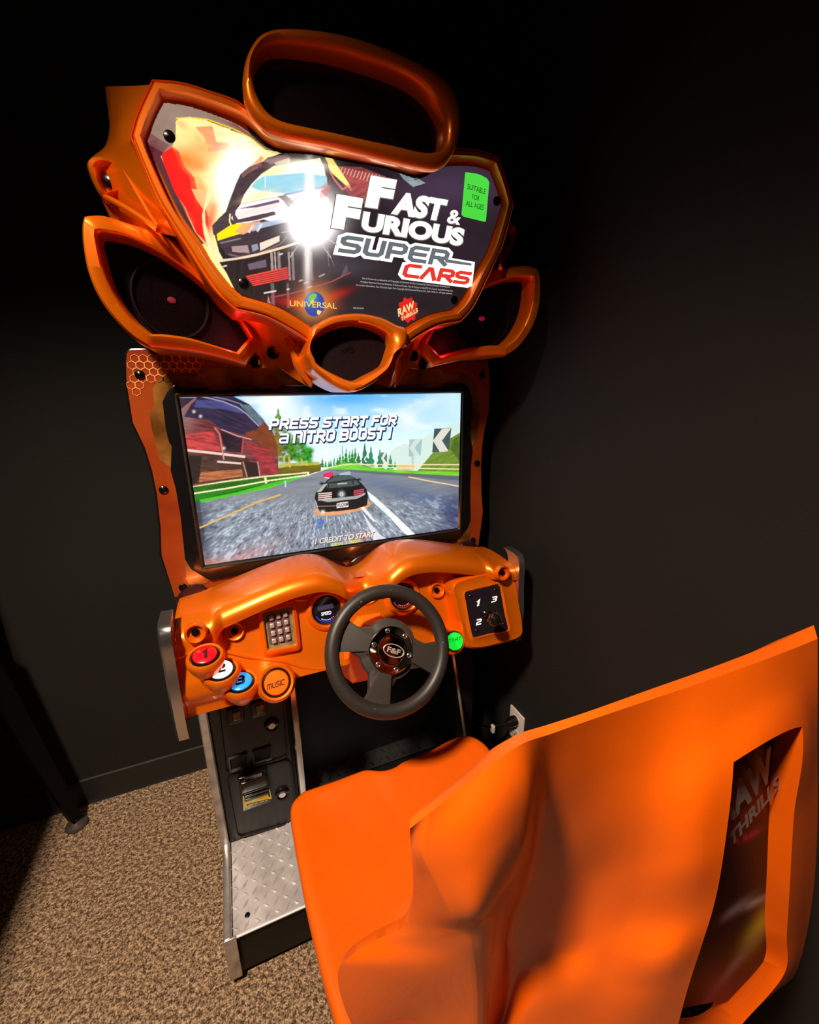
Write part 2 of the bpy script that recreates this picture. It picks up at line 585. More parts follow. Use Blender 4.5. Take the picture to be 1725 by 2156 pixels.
class Canvas:
    def __init__(s, x0, x1, z0, z1, y, nx, nz, base):
        s.nx, s.nz, s.y = nx, nz, y
        hx = x0 + (np.arange(nx * 2) + 0.5) / (nx * 2) * (x1 - x0)
        hz = z0 + (np.arange(nz * 2) + 0.5) / (nz * 2) * (z1 - z0)
        X, Z = np.meshgrid(hx, hz)
        s.x = np.linspace(x0, x1, nx); s.z = np.linspace(z0, z1, nz)
        s.U, s.V = proj(np.stack([X, np.full_like(X, y), Z], -1))
        s.c = np.ones(X.shape + (3,)) * lin(base)

    def mask(s, pts):
        P = np.array(pts, float)
        m = np.zeros(s.U.shape, bool)
        bb = (s.U >= P[:, 0].min()) & (s.U <= P[:, 0].max()) & (s.V >= P[:, 1].min()) & (s.V <= P[:, 1].max())
        u, v = s.U[bb], s.V[bb]
        r = np.zeros(u.shape, bool)
        for i in range(len(P)):
            a, b_ = P[i - 1], P[i]
            if a[1] == b_[1]: continue
            r ^= ((a[1] > v) != (b_[1] > v)) & (u < (b_[0] - a[0]) * (v - a[1]) / (b_[1] - a[1]) + a[0])
        m[bb] = r
        return m

    def put(s, m, col, a=1.0):
        k = m.astype(float) * a
        s.c = s.c * (1 - k[..., None]) + np.asarray(col) * k[..., None]

    def poly(s, pts, rgb, a=1.0, gain=1.0, rough=0.0, ang=0.0, sc=(14, 3), seed=1):
        m = s.mask(pts)
        col = lin(rgb) * gain
        if rough:
            ca, sa = math.cos(ang), math.sin(ang)
            p, q = (s.U * ca + s.V * sa) / sc[0], (-s.U * sa + s.V * ca) / sc[1]
            n = vnoise(p + 100, q + 100, seed) * 0.6 + vnoise(p * 2.3 + 100, q * 2.3 + 100, seed + 1) * 0.4
            col = col * (1 + rough * (n - 0.5) * 2)[..., None]
        s.put(m, np.clip(col, 0, None), a)

    def grad(s, pts, c0, c1, p0, p1, a=1.0):
        m = s.mask(pts)
        d = np.array(p1, float) - np.array(p0, float)
        t = np.clip(((s.U - p0[0]) * d[0] + (s.V - p0[1]) * d[1]) / (d @ d), 0, 1)[..., None]
        s.put(m, lin(c0) * (1 - t) + lin(c1) * t, a)

    def blob(s, u, v, ru, rv, rgb, a=1.0, gain=1.0, ang=0.0, m=None):
        ca, sa = math.cos(ang), math.sin(ang)
        p, q = ((s.U - u) * ca + (s.V - v) * sa) / ru, (-(s.U - u) * sa + (s.V - v) * ca) / rv
        k = np.exp(-(p * p + q * q)) * a
        if m is not None: k = k * m
        s.put(k, lin(rgb) * gain)

    def line(s, pts, w, rgb, a=1.0, gain=1.0):
        for (a0, b0), (a1, b1) in zip(pts[:-1], pts[1:]):
            d = math.hypot(a1 - a0, b1 - b0) + 1e-6
            nx, ny = -(b1 - b0) / d * w / 2, (a1 - a0) / d * w / 2
            s.poly([(a0 + nx, b0 + ny), (a1 + nx, b1 + ny), (a1 - nx, b1 - ny), (a0 - nx, b0 - ny)], rgb, a, gain)

    def build(s, name, material, parent, keep=None):
        c = s.c.reshape(s.nz, 2, s.nx, 2, 3).mean((1, 3))
        X, Z = np.meshgrid(s.x, s.z)
        co = np.stack([X, np.full_like(X, s.y), Z], -1).reshape(-1, 3)
        i = np.arange(s.nx * s.nz).reshape(s.nz, s.nx)
        q = np.stack([i[:-1, :-1], i[:-1, 1:], i[1:, 1:], i[1:, :-1]], -1).reshape(-1, 4)
        if keep is not None:
            k = keep(X, Z)
            kk = (k[:-1, :-1] & k[:-1, 1:] & k[1:, 1:] & k[1:, :-1]).ravel()
            q = q[kk]
        me = bpy.data.meshes.new(name)
        me.vertices.add(len(co)); me.vertices.foreach_set('co', co.ravel())
        me.loops.add(q.size); me.loops.foreach_set('vertex_index', q.ravel().astype(np.int32))
        me.polygons.add(len(q)); me.polygons.foreach_set('loop_start', np.arange(0, q.size, 4, dtype=np.int32))
        me.update(calc_edges=True)
        at = me.color_attributes.new('picture', 'FLOAT_COLOR', 'POINT')
        at.data.foreach_set('color', np.concatenate([c.reshape(-1, 3), np.ones((len(co), 1))], 1).ravel().astype(np.float32))
        me.materials.append(material)
        return finish(bpy.data.objects.new(name, me), parent)


def picture_mat(name, strength):
    m = mat(name, (0.01, 0.01, 0.01), 0.25)
    nt, N, L, b = nodes(m)
    at = N.new('ShaderNodeAttribute'); at.attribute_name = 'picture'
    if strength:
        L.new(at.outputs['Color'], b.inputs['Emission Color'])
        b.inputs['Emission Strength'].default_value = strength
        m.cycles.emission_sampling = 'NONE'
    else:
        L.new(at.outputs['Color'], b.inputs['Base Color'])
        b.inputs['Roughness'].default_value = 0.45
        b.inputs['Specular IOR Level'].default_value = 0.15
    return m


# ================================================================== THE SETTING
XR, YB, XLW, YF, ZC = 0.50, 0.425, -2.3, -3.2, 2.7


def quad(name, a, b_, c, d, material, thick):
    m = MB()
    P = [np.array(p, float) for p in (a, b_, c, d)]
    m.plate(P, thick)
    return struct(m.obj(name, material, smooth=False))


quad('floor', (XLW, YF, 0), (XR, YF, 0), (XR, YB, 0), (XLW, YB, 0), CARPET, (0, 0, -0.1))
quad('ceiling', (XLW, YF, ZC), (XLW, YB, ZC), (XR, YB, ZC), (XR, YF, ZC), CEILM, (0, 0, 0.1))
quad('wall_back', (XLW, YB, 0), (XR, YB, 0), (XR, YB, ZC), (XLW, YB, ZC), WALLM, (0, 0.1, 0))
quad('wall_right', (XR, YB, 0), (XR, YF, 0), (XR, YF, ZC), (XR, YB, ZC), WALLM, (0.1, 0, 0))
quad('wall_left', (XLW, YF, 0), (XLW, YB, 0), (XLW, YB, ZC), (XLW, YF, ZC), WALLM, (-0.1, 0, 0))


def baseboard(name, a, b_, n):
    a, b_, n = (np.array(q, float) for q in (a, b_, n))
    prof = [(0.0, 0.001), (0.016, 0.001), (0.011, 0.010), (0.008, 0.02), (0.0075, 0.086), (0.006, 0.093), (0.0, 0.096)]
    rows = [[p + n * d + np.array([0, 0, z]) for d, z in prof] for p in (a, b_)]
    v, f = loft(rows)
    m = MB(); m.add(v, f)
    return struct(m.obj(name, BASEM))


baseboard('baseboard_back', (XLW, YB, 0), (XR, YB, 0), (0, -1, 0))
baseboard('baseboard_right', (XR, YB, 0), (XR, YF, 0), (-1, 0, 0))

# ================================================================== THE CABINET
CAB = empty('racing_arcade_cabinet', (0, 0, 0))
tag(CAB, 'orange and black driving arcade cabinet with lit marquee, screen and steering wheel against black wall', 'arcade machine')




YA = -0.200                                # plane of the marquee art
YS = -0.002                                # plane of the screen


def A(u, v, y=YA):
    return PY(u, v, y)


def S(u, v):
    return PY(u, v, YS)


# ---- body
m = MB()
m.box((0, 0.215, 1.20), (0.80, 0.36, 0.62), bev=0.01)
m.box((0, 0.225, 0.50), (0.76, 0.34, 0.86), bev=0.006)
m.box((0, 0.20, 1.62), (0.60, 0.36, 0.34), bev=0.02)
m.obj('cabinet_body', BLACK, CAB)

# ---- marquee frame (left half measured, right half mirrored)
inn = [[(700, 337), (664, 329), (622, 326), (598, 325), (579, 320), (556, 307), (527, 281), (498, 263), (440, 240), (395, 227), (352, 221)],
       [(352, 221), (335, 254), (318, 301)],
       [(318, 301), (330, 336), (353, 386), (382, 446), (405, 480), (428, 511), (454, 555), (483, 594), (512, 620)],
       [(512, 620), (585, 643), (650, 681), (657, 690)],
       [(657, 690), (690, 672), (728, 661), (756, 659)]]
out_ = [[(700, 312), (664, 306), (620, 300), (598, 296), (572, 286), (548, 268), (525, 244), (498, 220), (440, 200), (382, 183), (321, 178)],
        [(321, 178), (289, 249), (275, 296)],
        [(275, 296), (283, 318), (324, 417), (359, 475), (396, 535), (428, 585), (455, 622), (492, 656)],
        [(492, 656), (560, 673), (625, 708), (646, 726)],
        [(646, 726), (690, 700), (728, 690), (756, 688)]]
CN = [24, 8, 26, 14, 10]
iL = pieces([[A(*p) for p in q] for q in inn], CN)
oL = pieces([[A(*p) for p in q] for q in out_], CN)
iL[0][0] = oL[0][0] = iL[-1][0] = oL[-1][0] = 0.0
inner = iL + flip(iL)[::-1][1:-1]
outer = oL + flip(oL)[::-1][1:-1]
fm = MB()
fm.add(*ring_mesh(outer, inner, [(0.0, 0.10), (0.0, -0.002), (0.025, -0.012), (0.07, -0.016), (0.12, -0.015), (0.15, -0.011), (0.19, -0.011), (0.22, -0.017), (0.30, -0.019), (0.56, -0.019), (0.62, -0.016), (0.65, -0.010), (0.71, 0.001), (1.02, 0.002)]))
frame = fm.obj('marquee_frame', ORANGE, CAB, angle=38)
INNER_LOOP = inner

# side wings of the marquee frame
w0 = [(321, 178), (289, 249), (275, 296), (283, 318), (324, 417), (352, 466), (372, 498)]
w1 = [(275, 181), (256, 245), (248, 286), (248, 322), (262, 390), (292, 452), (330, 490)]
w2 = [(221, 182), (228, 237), (230, 272), (220, 309), (186, 345), (212, 414), (236, 468)]
yw = [-0.195, -0.15, -0.085]
rows = []
for pts, y_ in zip((w0, w1, w2), yw):
    rows.append(cr([A(u, v, y_) for u, v in pts], 40))
back_row = [p + np.array([0.05, 0.20, 0]) for p in rows[2]]
rim_row = [p + np.array([0.004, 0.02, 0]) for p in rows[2]]
full = []
for k in range(40):
    full.append(cr([rows[0][k], rows[1][k], rows[2][k]], 9))
grid = [[full[k][j] for k in range(40)] for j in range(9)]
v, f = loft(grid + [rim_row, back_row])
for w_ in (v, flip(v)):
    meshobj('side_wing', w_, f, ORANGE, frame, angle=50)

# bolt lug on each wing, groove line and raised rib
lug_o = [(183, 347), (212, 331), (262, 352), (263, 402), (237, 415), (212, 414)]
lug_i = [(205, 358), (222, 346), (250, 360), (252, 395), (240, 404), (220, 402)]
lo_ = cr([A(u, v, -0.118) for u, v in lug_o], 30, True)
li_ = cr([A(u, v, -0.128) for u, v in lug_i], 30, True)
p = A(235, 383, -0.118)
v, f = ring_mesh(lo_, li_, [(0, 0.03), (0, 0.0), (0.25, -0.008), (0.7, -0.008), (1, 0.004), (1.25, 0.018)])
for w_, c in ((v, p), (flip(v), flip([p])[0])):
    lm = MB(); lm.add(w_, f)
    lm.lathe(c + np.array([0, 0.008, 0]), (0, -1, 0), [(0.019, -0.01), (0.018, 0.003), (0.014, 0.004), (0.012, -0.004)], 24)
    lm.obj('bolt_lug', ORANGE, frame)
    sm_ = MB()
    sm_.lathe(c + np.array([0, -0.001, 0]), (0, -1, 0), [(0.011, -0.006), (0.011, 0.002), (0.006, 0.004), (0.0, 0.0045)], 20)
    sm_.obj('screw', SCREW, frame)
for pts, r in (([(222, 414), (262, 436), (300, 460), (333, 484)], 0.0045), ([(264, 362), (285, 400), (312, 446), (333, 476)], 0.003)):
    ln = cr([A(u, v, -0.128 - 0.0007 * (u - 225)) for u, v in pts], 20)
    for w_ in (ln, flip(ln)):
        rm = MB(); rm.tube(w_, r, 8)
        rm.obj('raised_rib', ORANGE, frame)

# ---- marquee art
MB2 = np.array([[q[0], q[2]] for q in inner])


def inside(poly, X, Z):
    r = np.zeros(X.shape, bool)
    for i in range(len(poly)):
        a, b_ = poly[i - 1], poly[i]
        if a[1] == b_[1]: continue
        r ^= ((a[1] > Z) != (b_[1] > Z)) & (X < (b_[0] - a[0]) * (Z - a[1]) / (b_[1] - a[1]) + a[0])
    return r


c = Canvas(-0.335, 0.335, 1.462, 1.806, YA, 620, 330, (24, 18, 19))
c.poly([(300, 200), (600, 320), (560, 335), (505, 370), (476, 446), (447, 475), (470, 560), (500, 620), (330, 400)], (255, 232, 150), rough=0.10, sc=(40, 8), ang=0.3)
c.blob(400, 335, 60, 24, (252, 150, 60), 0.9)
c.blob(460, 322, 60, 20, (252, 165, 90), 0.7, ang=0.2)
c.blob(440, 310, 40, 12, (240, 120, 70), 0.45)
c.poly([(412, 268), (448, 266), (456, 300), (500, 304), (528, 296), (545, 306), (530, 318), (500, 314), (468, 316), (440, 322), (432, 292)], (236, 100, 84), 0.75, rough=0.2, sc=(5, 30), ang=-0.15)
c.poly([(450, 262), (485, 272), (486, 300), (460, 296)], (255, 226, 170), 0.8)
c.poly([(484, 298), (500, 306), (508, 328), (478, 330)], (255, 240, 180), 0.3)
c.blob(520, 345, 36, 28, (255, 250, 190), 1.0, 1.4)
c.poly([(533, 328), (545, 322), (556, 334), (548, 346), (524, 352)], (232, 130, 80), 0.9)
c.blob(497, 395, 34, 58, (255, 252, 235), 1.0, 1.8)
c.poly([(340, 324), (362, 312), (372, 326), (380, 352), (400, 372), (404, 400), (418, 424), (432, 450), (428, 470), (436, 512), (415, 490), (392, 440), (366, 400), (352, 366)], (255, 8, 12), 1.0, 1.05, rough=0.10, sc=(18, 12))
c.poly([(404, 398), (446, 404), (440, 428), (424, 470), (412, 440)], (250, 190, 120), 0.9)
c.blob(420, 455, 12, 40, (225, 30, 40), 0.8, ang=0.3)
c.poly([(352, 385), (366, 398), (392, 442), (412, 492), (396, 480), (372, 430)], (120, 28, 44), 0.95)
c.poly([(360, 402), (372, 414), (400, 470), (392, 470)], (60, 34, 26), 0.9)
c.blob(450, 440, 14, 34, (250, 120, 40), 0.9, ang=0.2)
c.blob(441, 470, 8, 22, (225, 36, 20), 0.85, ang=0.25)
c.poly([(440, 392), (452, 404), (440, 424), (430, 442), (432, 470), (442, 500), (456, 520), (470, 545), (478, 552), (456, 556), (440, 526), (428, 492), (426, 455), (432, 425)], (253, 228, 168), 1.0, rough=0.08, sc=(6, 20))
c.poly([(462, 400), (470, 440), (474, 440), (466, 396)], (255, 248, 160), 0.8)
rf = random.Random(5)
fl = c.mask([(335, 262), (371, 250), (440, 254), (528, 291), (560, 320), (505, 370), (476, 446), (450, 470), (470, 556), (400, 480)])
for k in range(70):
    u, v_ = 345 + rf.random() * 200, 255 + rf.random() * 220
    t = (u - 340) / 170 + rf.uniform(-.15, .2)
    col_ = (255, 246, 190) if t > .75 else ((253, 196, 110) if t > .45 else ((250, 130, 50) if t > .3 else (246, 40, 24)))
    c.blob(u, v_, rf.uniform(8, 26), rf.uniform(4, 9), col_, 0.38, 1.0, rf.uniform(-.2, 1.2), m=fl)
c.blob(505, 385, 40, 66, (255, 252, 232), 1.0, 1.9, m=fl)
c.blob(520, 342, 34, 22, (255, 250, 190), 0.9, 1.4, m=fl)
c.poly([(340, 326), (362, 308), (378, 320), (388, 350), (410, 374), (416, 402), (430, 428), (440, 458), (436, 486), (446, 520), (415, 492), (392, 440), (366, 400), (352, 366)], (255, 8, 12), 0.85, 1.0, rough=0.15, sc=(16, 12))
for u, v_, ru, rv, an in ((376, 352, 16, 36, -.4), (400, 405, 16, 34, -.4), (420, 455, 14, 40, -.25), (432, 495, 10, 26, -.3)):
    c.blob(u, v_, ru, rv, (255, 20, 14), 0.8, 1.0, an, m=fl)
for u, v_, ru, rv, an in ((396, 340, 10, 22, -.5), (424, 392, 10, 22, -.4), (415, 350, 22, 12, .2)):
    c.blob(u, v_, ru, rv, (250, 130, 46), 0.6, 1.0, an, m=fl)
c.poly([(404, 398), (446, 404), (436, 416), (428, 440), (414, 420)], (252, 196, 130), 0.8)
c.poly([(440, 392), (452, 404), (442, 424), (432, 444), (433, 470), (443, 500), (456, 520), (470, 545), (478, 552), (456, 556), (440, 526), (430, 492), (426, 455), (432, 425)], (253, 228, 168), 0.95, rough=0.08, sc=(6, 20))
# unlit rim of the printed sheet
c.poly([(342, 196), (444, 220), (506, 246), (540, 268), (570, 296), (590, 321), (560, 316), (528, 292), (494, 274), (440, 254), (400, 249), (378, 249), (371, 256), (371, 285), (364, 308), (345, 322), (340, 330), (366, 398), (412, 490), (430, 512), (410, 530), (356, 452), (318, 366), (292, 301), (316, 246)], (146, 122, 108), 1.0, rough=0.12, sc=(30, 30))
c.poly([(292, 301), (306, 272), (340, 296), (358, 306), (345, 322), (338, 332), (318, 366)], (112, 52, 62), 0.7)
c.poly([(292, 301), (316, 306), (345, 322), (340, 330), (366, 398), (412, 490), (430, 512), (410, 530), (356, 452), (318, 366)], (74, 20, 32), 0.92)
c.blob(520, 276, 60, 10, (105, 40, 44), 0.9, ang=0.5, m=c.mask([(430, 238), (498, 263), (579, 321), (560, 316), (528, 292), (494, 274), (440, 254)]))
c.blob(335, 345, 16, 44, (92, 26, 42), 0.95, ang=-0.3, m=c.mask([(335, 290), (364, 308), (345, 322), (340, 330), (366, 398), (412, 490), (430, 512), (380, 446), (340, 360), (310, 301)]))
c.blob(395, 470, 20, 44, (60, 26, 34), 0.95, ang=-0.5, m=c.mask([(345, 322), (340, 330), (366, 398), (412, 490), (430, 512), (380, 446), (330, 340)]))
c.line([(371, 250), (400, 248), (440, 253), (494, 273), (528, 291), (560, 316)], 2.5, (250, 205, 40))
# backdrop right of the car
c.poly([(690, 325), (1060, 330), (1060, 700), (650, 700), (600, 560)], (36, 28, 33), rough=0.35, sc=(60, 40))
c.blob(945, 400, 120, 55, (70, 52, 74), 0.9)
c.blob(985, 530, 60, 70, (44, 30, 40), 0.8)
c.poly([(700, 350), (760, 352), (812, 372), (790, 400), (770, 430), (742, 420), (720, 395)], (160, 72, 74), 0.95, rough=0.5, sc=(16, 3), ang=-0.3)
for k in range(12):
    c.line([(722 + k * 7, 352 + k * 1.6), (716 + k * 7, 366 + k * 2)], 2, (250, 200, 170), 0.6)
c.poly([(692, 372), (720, 380), (738, 420), (715, 425), (700, 400)], (58, 44, 52), 0.9)
c.poly([(672, 330), (700, 334), (712, 352), (738, 392), (735, 396), (712, 376), (690, 356)], (255, 225, 120), 1.0, 1.2)
c.line([(690, 352), (704, 378), (722, 400), (735, 390), (740, 402)], 4, (214, 120, 110), 0.8)
c.poly([(838, 362), (880, 376), (896, 386), (870, 394), (850, 378)], (150, 170, 176), 0.8, rough=0.3)
# the car
c.poly([(476, 446), (483, 423), (496, 388), (507, 366), (524, 352), (556, 340), (564, 332), (594, 325), (611, 319), (640, 320), (681, 325), (691, 345), (700, 394), (704, 440), (690, 500), (600, 540), (490, 545), (466, 520), (447, 475), (463, 458)], (70, 54, 60), rough=0.35, sc=(12, 6), ang=-0.3)
c.poly([(507, 366), (524, 352), (550, 342), (552, 350), (520, 368), (512, 376)], (130, 92, 92), 0.8, rough=0.4, sc=(8, 2), ang=-0.5)
c.line([(475, 447), (484, 421), (497, 387), (506, 367)], 1.5, (235, 225, 225), 0.8)
c.poly([(556, 340), (566, 333), (604, 326), (612, 330), (612, 338), (594, 342), (570, 346)], (140, 112, 112), 0.9, rough=0.4, sc=(20, 2), ang=-0.2)
c.poly([(578, 343), (608, 333), (613, 338), (610, 343), (582, 348)], (205, 185, 165), 0.9)
c.poly([(507, 430), (514, 411), (531, 387), (552, 366), (577, 350), (613, 344), (674, 333), (683, 355), (690, 394), (670, 407), (594, 414), (542, 422)], (250, 244, 214), 1.0, 1.15)
c.poly([(552, 366), (577, 350), (612, 345), (604, 362), (560, 372)], (236, 228, 160), 0.8)
c.blob(640, 350, 40, 12, (255, 250, 220), 0.9, 1.6)
c.poly([(529, 394), (540, 380), (556, 371), (639, 364), (688, 371), (690, 392), (643, 400), (596, 407), (552, 404)], (150, 206, 224), 1.0, rough=0.12, sc=(40, 10))
c.poly([(529, 394), (556, 372), (560, 384), (542, 400)], (140, 210, 205), 0.8)
c.poly([(596, 408), (643, 399), (690, 390), (690, 396), (643, 404), (600, 413)], (105, 140, 190), 0.9)
c.blob(545, 412, 30, 7, (255, 225, 160), 0.9, 1.1, ang=-0.3)
c.line([(559, 372), (559, 396)], 2, (225, 245, 250), 0.9)
c.poly([(507, 431), (542, 423), (594, 415), (640, 409), (676, 404), (692, 420), (690, 470), (640, 482), (590, 472), (556, 462), (500, 474), (486, 458)], (252, 244, 232), 1.0, 1.1)
c.poly([(584, 413), (600, 411), (612, 418), (622, 428), (606, 436), (598, 424)], (120, 88, 100), 0.9)
c.line([(612, 428), (628, 415), (644, 410)], 2.5, (90, 80, 90), 0.9)
c.line([(606, 436), (640, 428)], 2, (70, 60, 66), 0.9)
c.poly([(497, 441), (540, 431), (587, 420), (590, 426), (540, 437), (507, 440)], (92, 52, 92), 0.95)
c.poly([(497, 449), (540, 437), (587, 427), (591, 438), (540, 452), (500, 461)], (242, 224, 220), 1.0, rough=0.10, sc=(4, 4))
c.poly([(488, 447), (497, 444), (496, 452), (502, 462), (545, 452), (578, 445), (582, 452), (540, 464), (493, 471)], (82, 60, 74), 1.0)
c.poly([(447, 475), (463, 458), (490, 446), (486, 472), (462, 490), (450, 496)], (72, 56, 62), 1.0, rough=0.3)
c.line([(485, 450), (484, 466), (488, 476)], 2.5, (255, 250, 170))
c.poly([(457, 493), (477, 480), (486, 474), (510, 469), (528, 472), (507, 492), (480, 500), (459, 507)], (255, 216, 0), 1.0, 1.1)
c.poly([(494, 488), (512, 470), (548, 466), (552, 476), (512, 494)], (246, 168, 120), 0.9, rough=0.2)
c.poly([(540, 470), (590, 462), (612, 464), (560, 482), (530, 490)], (170, 185, 215), 0.9)
c.poly([(457, 508), (480, 501), (510, 496), (552, 480), (611, 466), (625, 461), (612, 486), (598, 507), (587, 515), (542, 533), (490, 542), (477, 537), (468, 519)], (62, 48, 57), 1.0, rough=0.3, sc=(20, 5), ang=-0.25)
for q in (0, 18):
    c.line([(524 + q, 490 - q * .15), (534 + q, 474 - q * .15)], 5, (235, 222, 215), 0.8)
c.line([(464, 512), (490, 506), (508, 502)], 3, (150, 140, 140), 0.7)
c.poly([(488, 519), (522, 516), (526, 533), (490, 530)], (172, 140, 140), 1.0, rough=0.12, sc=(4, 4))
c.poly([(530, 516), (543, 513), (545, 525), (532, 530)], (150, 150, 170), 0.9)
c.poly([(547, 512), (589, 496), (589, 508), (549, 528)], (242, 216, 194), 1.0, rough=0.10, sc=(3, 3))
c.line([(482, 535), (505, 541), (545, 534), (590, 514), (606, 498)], 3, (128, 110, 112), 0.8)
c.line([(461, 549), (500, 545), (542, 536), (600, 520), (632, 509)], 5, (244, 208, 178), 1.0)
# lower car, dark with streaks
c.poly([(462, 552), (542, 540), (632, 513), (700, 500), (720, 560), (700, 620), (560, 640), (505, 615)], (38, 27, 28), 1.0, rough=0.5, sc=(5, 50))
c.poly([(522, 556), (560, 546), (562, 562), (525, 568)], (118, 98, 118), 0.8)
for u, w_, a_ in ((572, 5, .6), (579, 3, .8), (587, 6, .4), (608, 4, .6), (616, 5, .5), (655, 5, .5)):
    c.line([(u, 530), (u + 3, 590)], w_, (215, 185, 180), a_)
for u, w_ in ((574, 7), (606, 5)):
    c.line([(u, 596), (u + 2, 648)], w_, (150, 125, 128), 0.5)
c.poly([(518, 581), (605, 562), (611, 586), (534, 602)], (238, 70, 62), 1.0, 1.0)
for k in range(1, 6):
    c.line([(518 + k * 2.8, 581 + k * 3.6), (606 + k, 562 + k * 4.1)], 1.6, (70, 14, 14), 0.9)
for a0, b0, a1, b1 in ((588, 536, 596, 534), (630, 592, 638, 589), (640, 597, 650, 593), (646, 606, 658, 602), (672, 582, 684, 577), (604, 609, 610, 608), (556, 617, 582, 612), (470, 561, 478, 559)):
    c.line([(a0, b0), (a1, b1)], 3, (240, 225, 215), 0.9)
c.line([(570, 626), (612, 618), (656, 606), (700, 592), (739, 573)], 3, (180, 60, 78), 0.9)
c.poly([(562, 648), (565, 622), (573, 645)], (175, 145, 140), 0.8)
c.poly([(716, 585), (730, 555), (733, 572)], (110, 100, 100), 0.7)
for a0, b0, a1, b1 in ((704, 560, 688, 520), (690, 528, 693, 560)):
    c.line([(a0, b0), (a1, b1)], 1.5, (180, 165, 165), 0.5)
c.blob(655, 585, 40, 60, (98, 82, 86), 0.6)
c.blob(700, 560, 90, 26, (88, 80, 88), 0.45)
# flare
c.blob(664, 452, 46, 46, (255, 240, 240), 0.95, 1.3)
c.blob(655, 470, 34, 36, (255, 252, 250), 1.0, 4.0)
c.blob(652, 410, 7, 60, (255, 250, 245), 0.95, 2.0)
c.blob(648, 545, 7, 60, (255, 240, 235), 0.7, 1.2)
for k in range(16):
    t = k * math.pi / 8 + 0.2
    r_ = 46 + 16 * ((k * 7) % 3)
    c.line([(654 + 18 * math.cos(t), 478 + 18 * math.sin(t)), (654 + r_ * math.cos(t), 478 + r_ * math.sin(t))], 1.8, (255, 235, 230), 0.5)
c.poly([(684, 385), (697, 392), (690, 412), (672, 420), (676, 400)], (215, 130, 130), 0.6)
# emblems: red streak and blue globe, red stamp
c.blob(640, 638, 46, 10, (214, 22, 16), 0.95, ang=0.08)
c.blob(705, 622, 30, 9, (176, 22, 20), 0.85, ang=-0.35)
c.blob(662, 638, 31, 31, (250, 150, 60), 0.85)
th = np.linspace(0, 2 * math.pi, 40)
c.poly([(662.5 + 22 * math.cos(t), 640 + 26 * math.sin(t)) for t in th], (50, 68, 150), 1.0)
c.blob(654, 628, 12, 14, (120, 165, 225), 0.8, m=c.mask([(662.5 + 22 * math.cos(t), 640 + 26 * math.sin(t)) for t in th]))
c.poly([(650, 624), (660, 617), (668, 620), (664, 628), (656, 636), (652, 634)], (120, 190, 70), 1.0)
c.poly([(653, 636), (658, 630), (662, 634), (656, 640)], (235, 200, 70), 1.0)
c.poly([(668, 652), (678, 655), (672, 663), (668, 660)], (250, 215, 80), 1.0)
c.poly([(859 + 20 * (1 + .12 * math.sin(9 * t)) * math.cos(t), 652 + 25 * (1 + .12 * math.sin(9 * t)) * math.sin(t)) for t in th], (214, 28, 26), 1.0)
c.blob(990, 640, 40, 40, (14, 11, 12), 0.7)
MARQ = c.build('marquee_panel', picture_mat('backlit_marquee_print', 1.2), CAB, keep=lambda X, Z: inside(MB2 * 1.0, X * 0.985, (Z - 1.63) * 0.985 + 1.63))
MARQ['label'] = 'backlit printed marquee with burning race car'
WHT = glow('backlit_white_letters', (255, 255, 250), 2.2)
WHT2 = glow('backlit_white_outline', (250, 252, 255), 1.7)
EDGE = glow('backlit_grey_letter_edge', (120, 116, 100), 0.9)
A2 = lambda u, v: PY(u, v, YA)
# title
for txt, box, bold, sp in (('F', ((768, 436), (822, 444), (781, 370)), 0.075, 1), ('AST', ((823, 451), (931, 467), (835, 403)), 0.055, 1.02), ('&', ((940, 470), (968, 474.5), (946, 441)), 0.02, 1),
                           ('F', ((697, 480), (752, 488), (709, 409)), 0.075, 1), ('URIOUS', ((759, 486), (972, 519), (766, 445)), 0.055, 1.02)):
    d = 2.2 if txt != '&' else 1.2
    bl, br, tl = box
    big = ((bl[0] - d, bl[1] + d * .8), (br[0] + d, br[1] + d), (tl[0] - d, tl[1] - d))
    letters('title_lettering_edge', font2d(txt, bold + 0.025, sp), big, A2, EDGE, MARQ, 0.0005)
    letters('title_lettering', font2d(txt, bold, sp), box, A2, WHT, MARQ, 0.0012)
GREYL = glow('backlit_grey_letters', (104, 112, 116), 1.0)
REDL = glow('backlit_red_letters', (224, 52, 40), 1.1)
WARM = glow('backlit_white_border', (255, 250, 240), 2.0)
SB = ((713, 530), (938, 560), (722, 496))
stroke('title_lettering', 'SUPeR', SB, A2, WARM, MARQ, hw=0.36, refhw=0.1, lift=0.0005, w=0.95, gap=0.42)
stroke('title_lettering', 'SUPeR', SB, A2, GREYL, MARQ, hw=0.155, refhw=0.1, lift=0.0012, w=0.95, gap=0.42)
poly_on('title_bar', [(925, 539), (1000, 552), (994, 602), (984, 606), (846, 588), (838, 578), (848, 552), (940, 552)], A2, WARM, MARQ, 0.0004)
poly_on('title_bar', [(936, 545), (993, 555), (992, 560), (938, 553)], A2, GREYL, MARQ, 0.0013)
stroke('title_lettering', 'CARS', ((847, 582), (984, 599), (855, 556)), A2, REDL, MARQ, hw=0.175, refhw=0.1, lift=0.0014, w=1.0, gap=0.38)
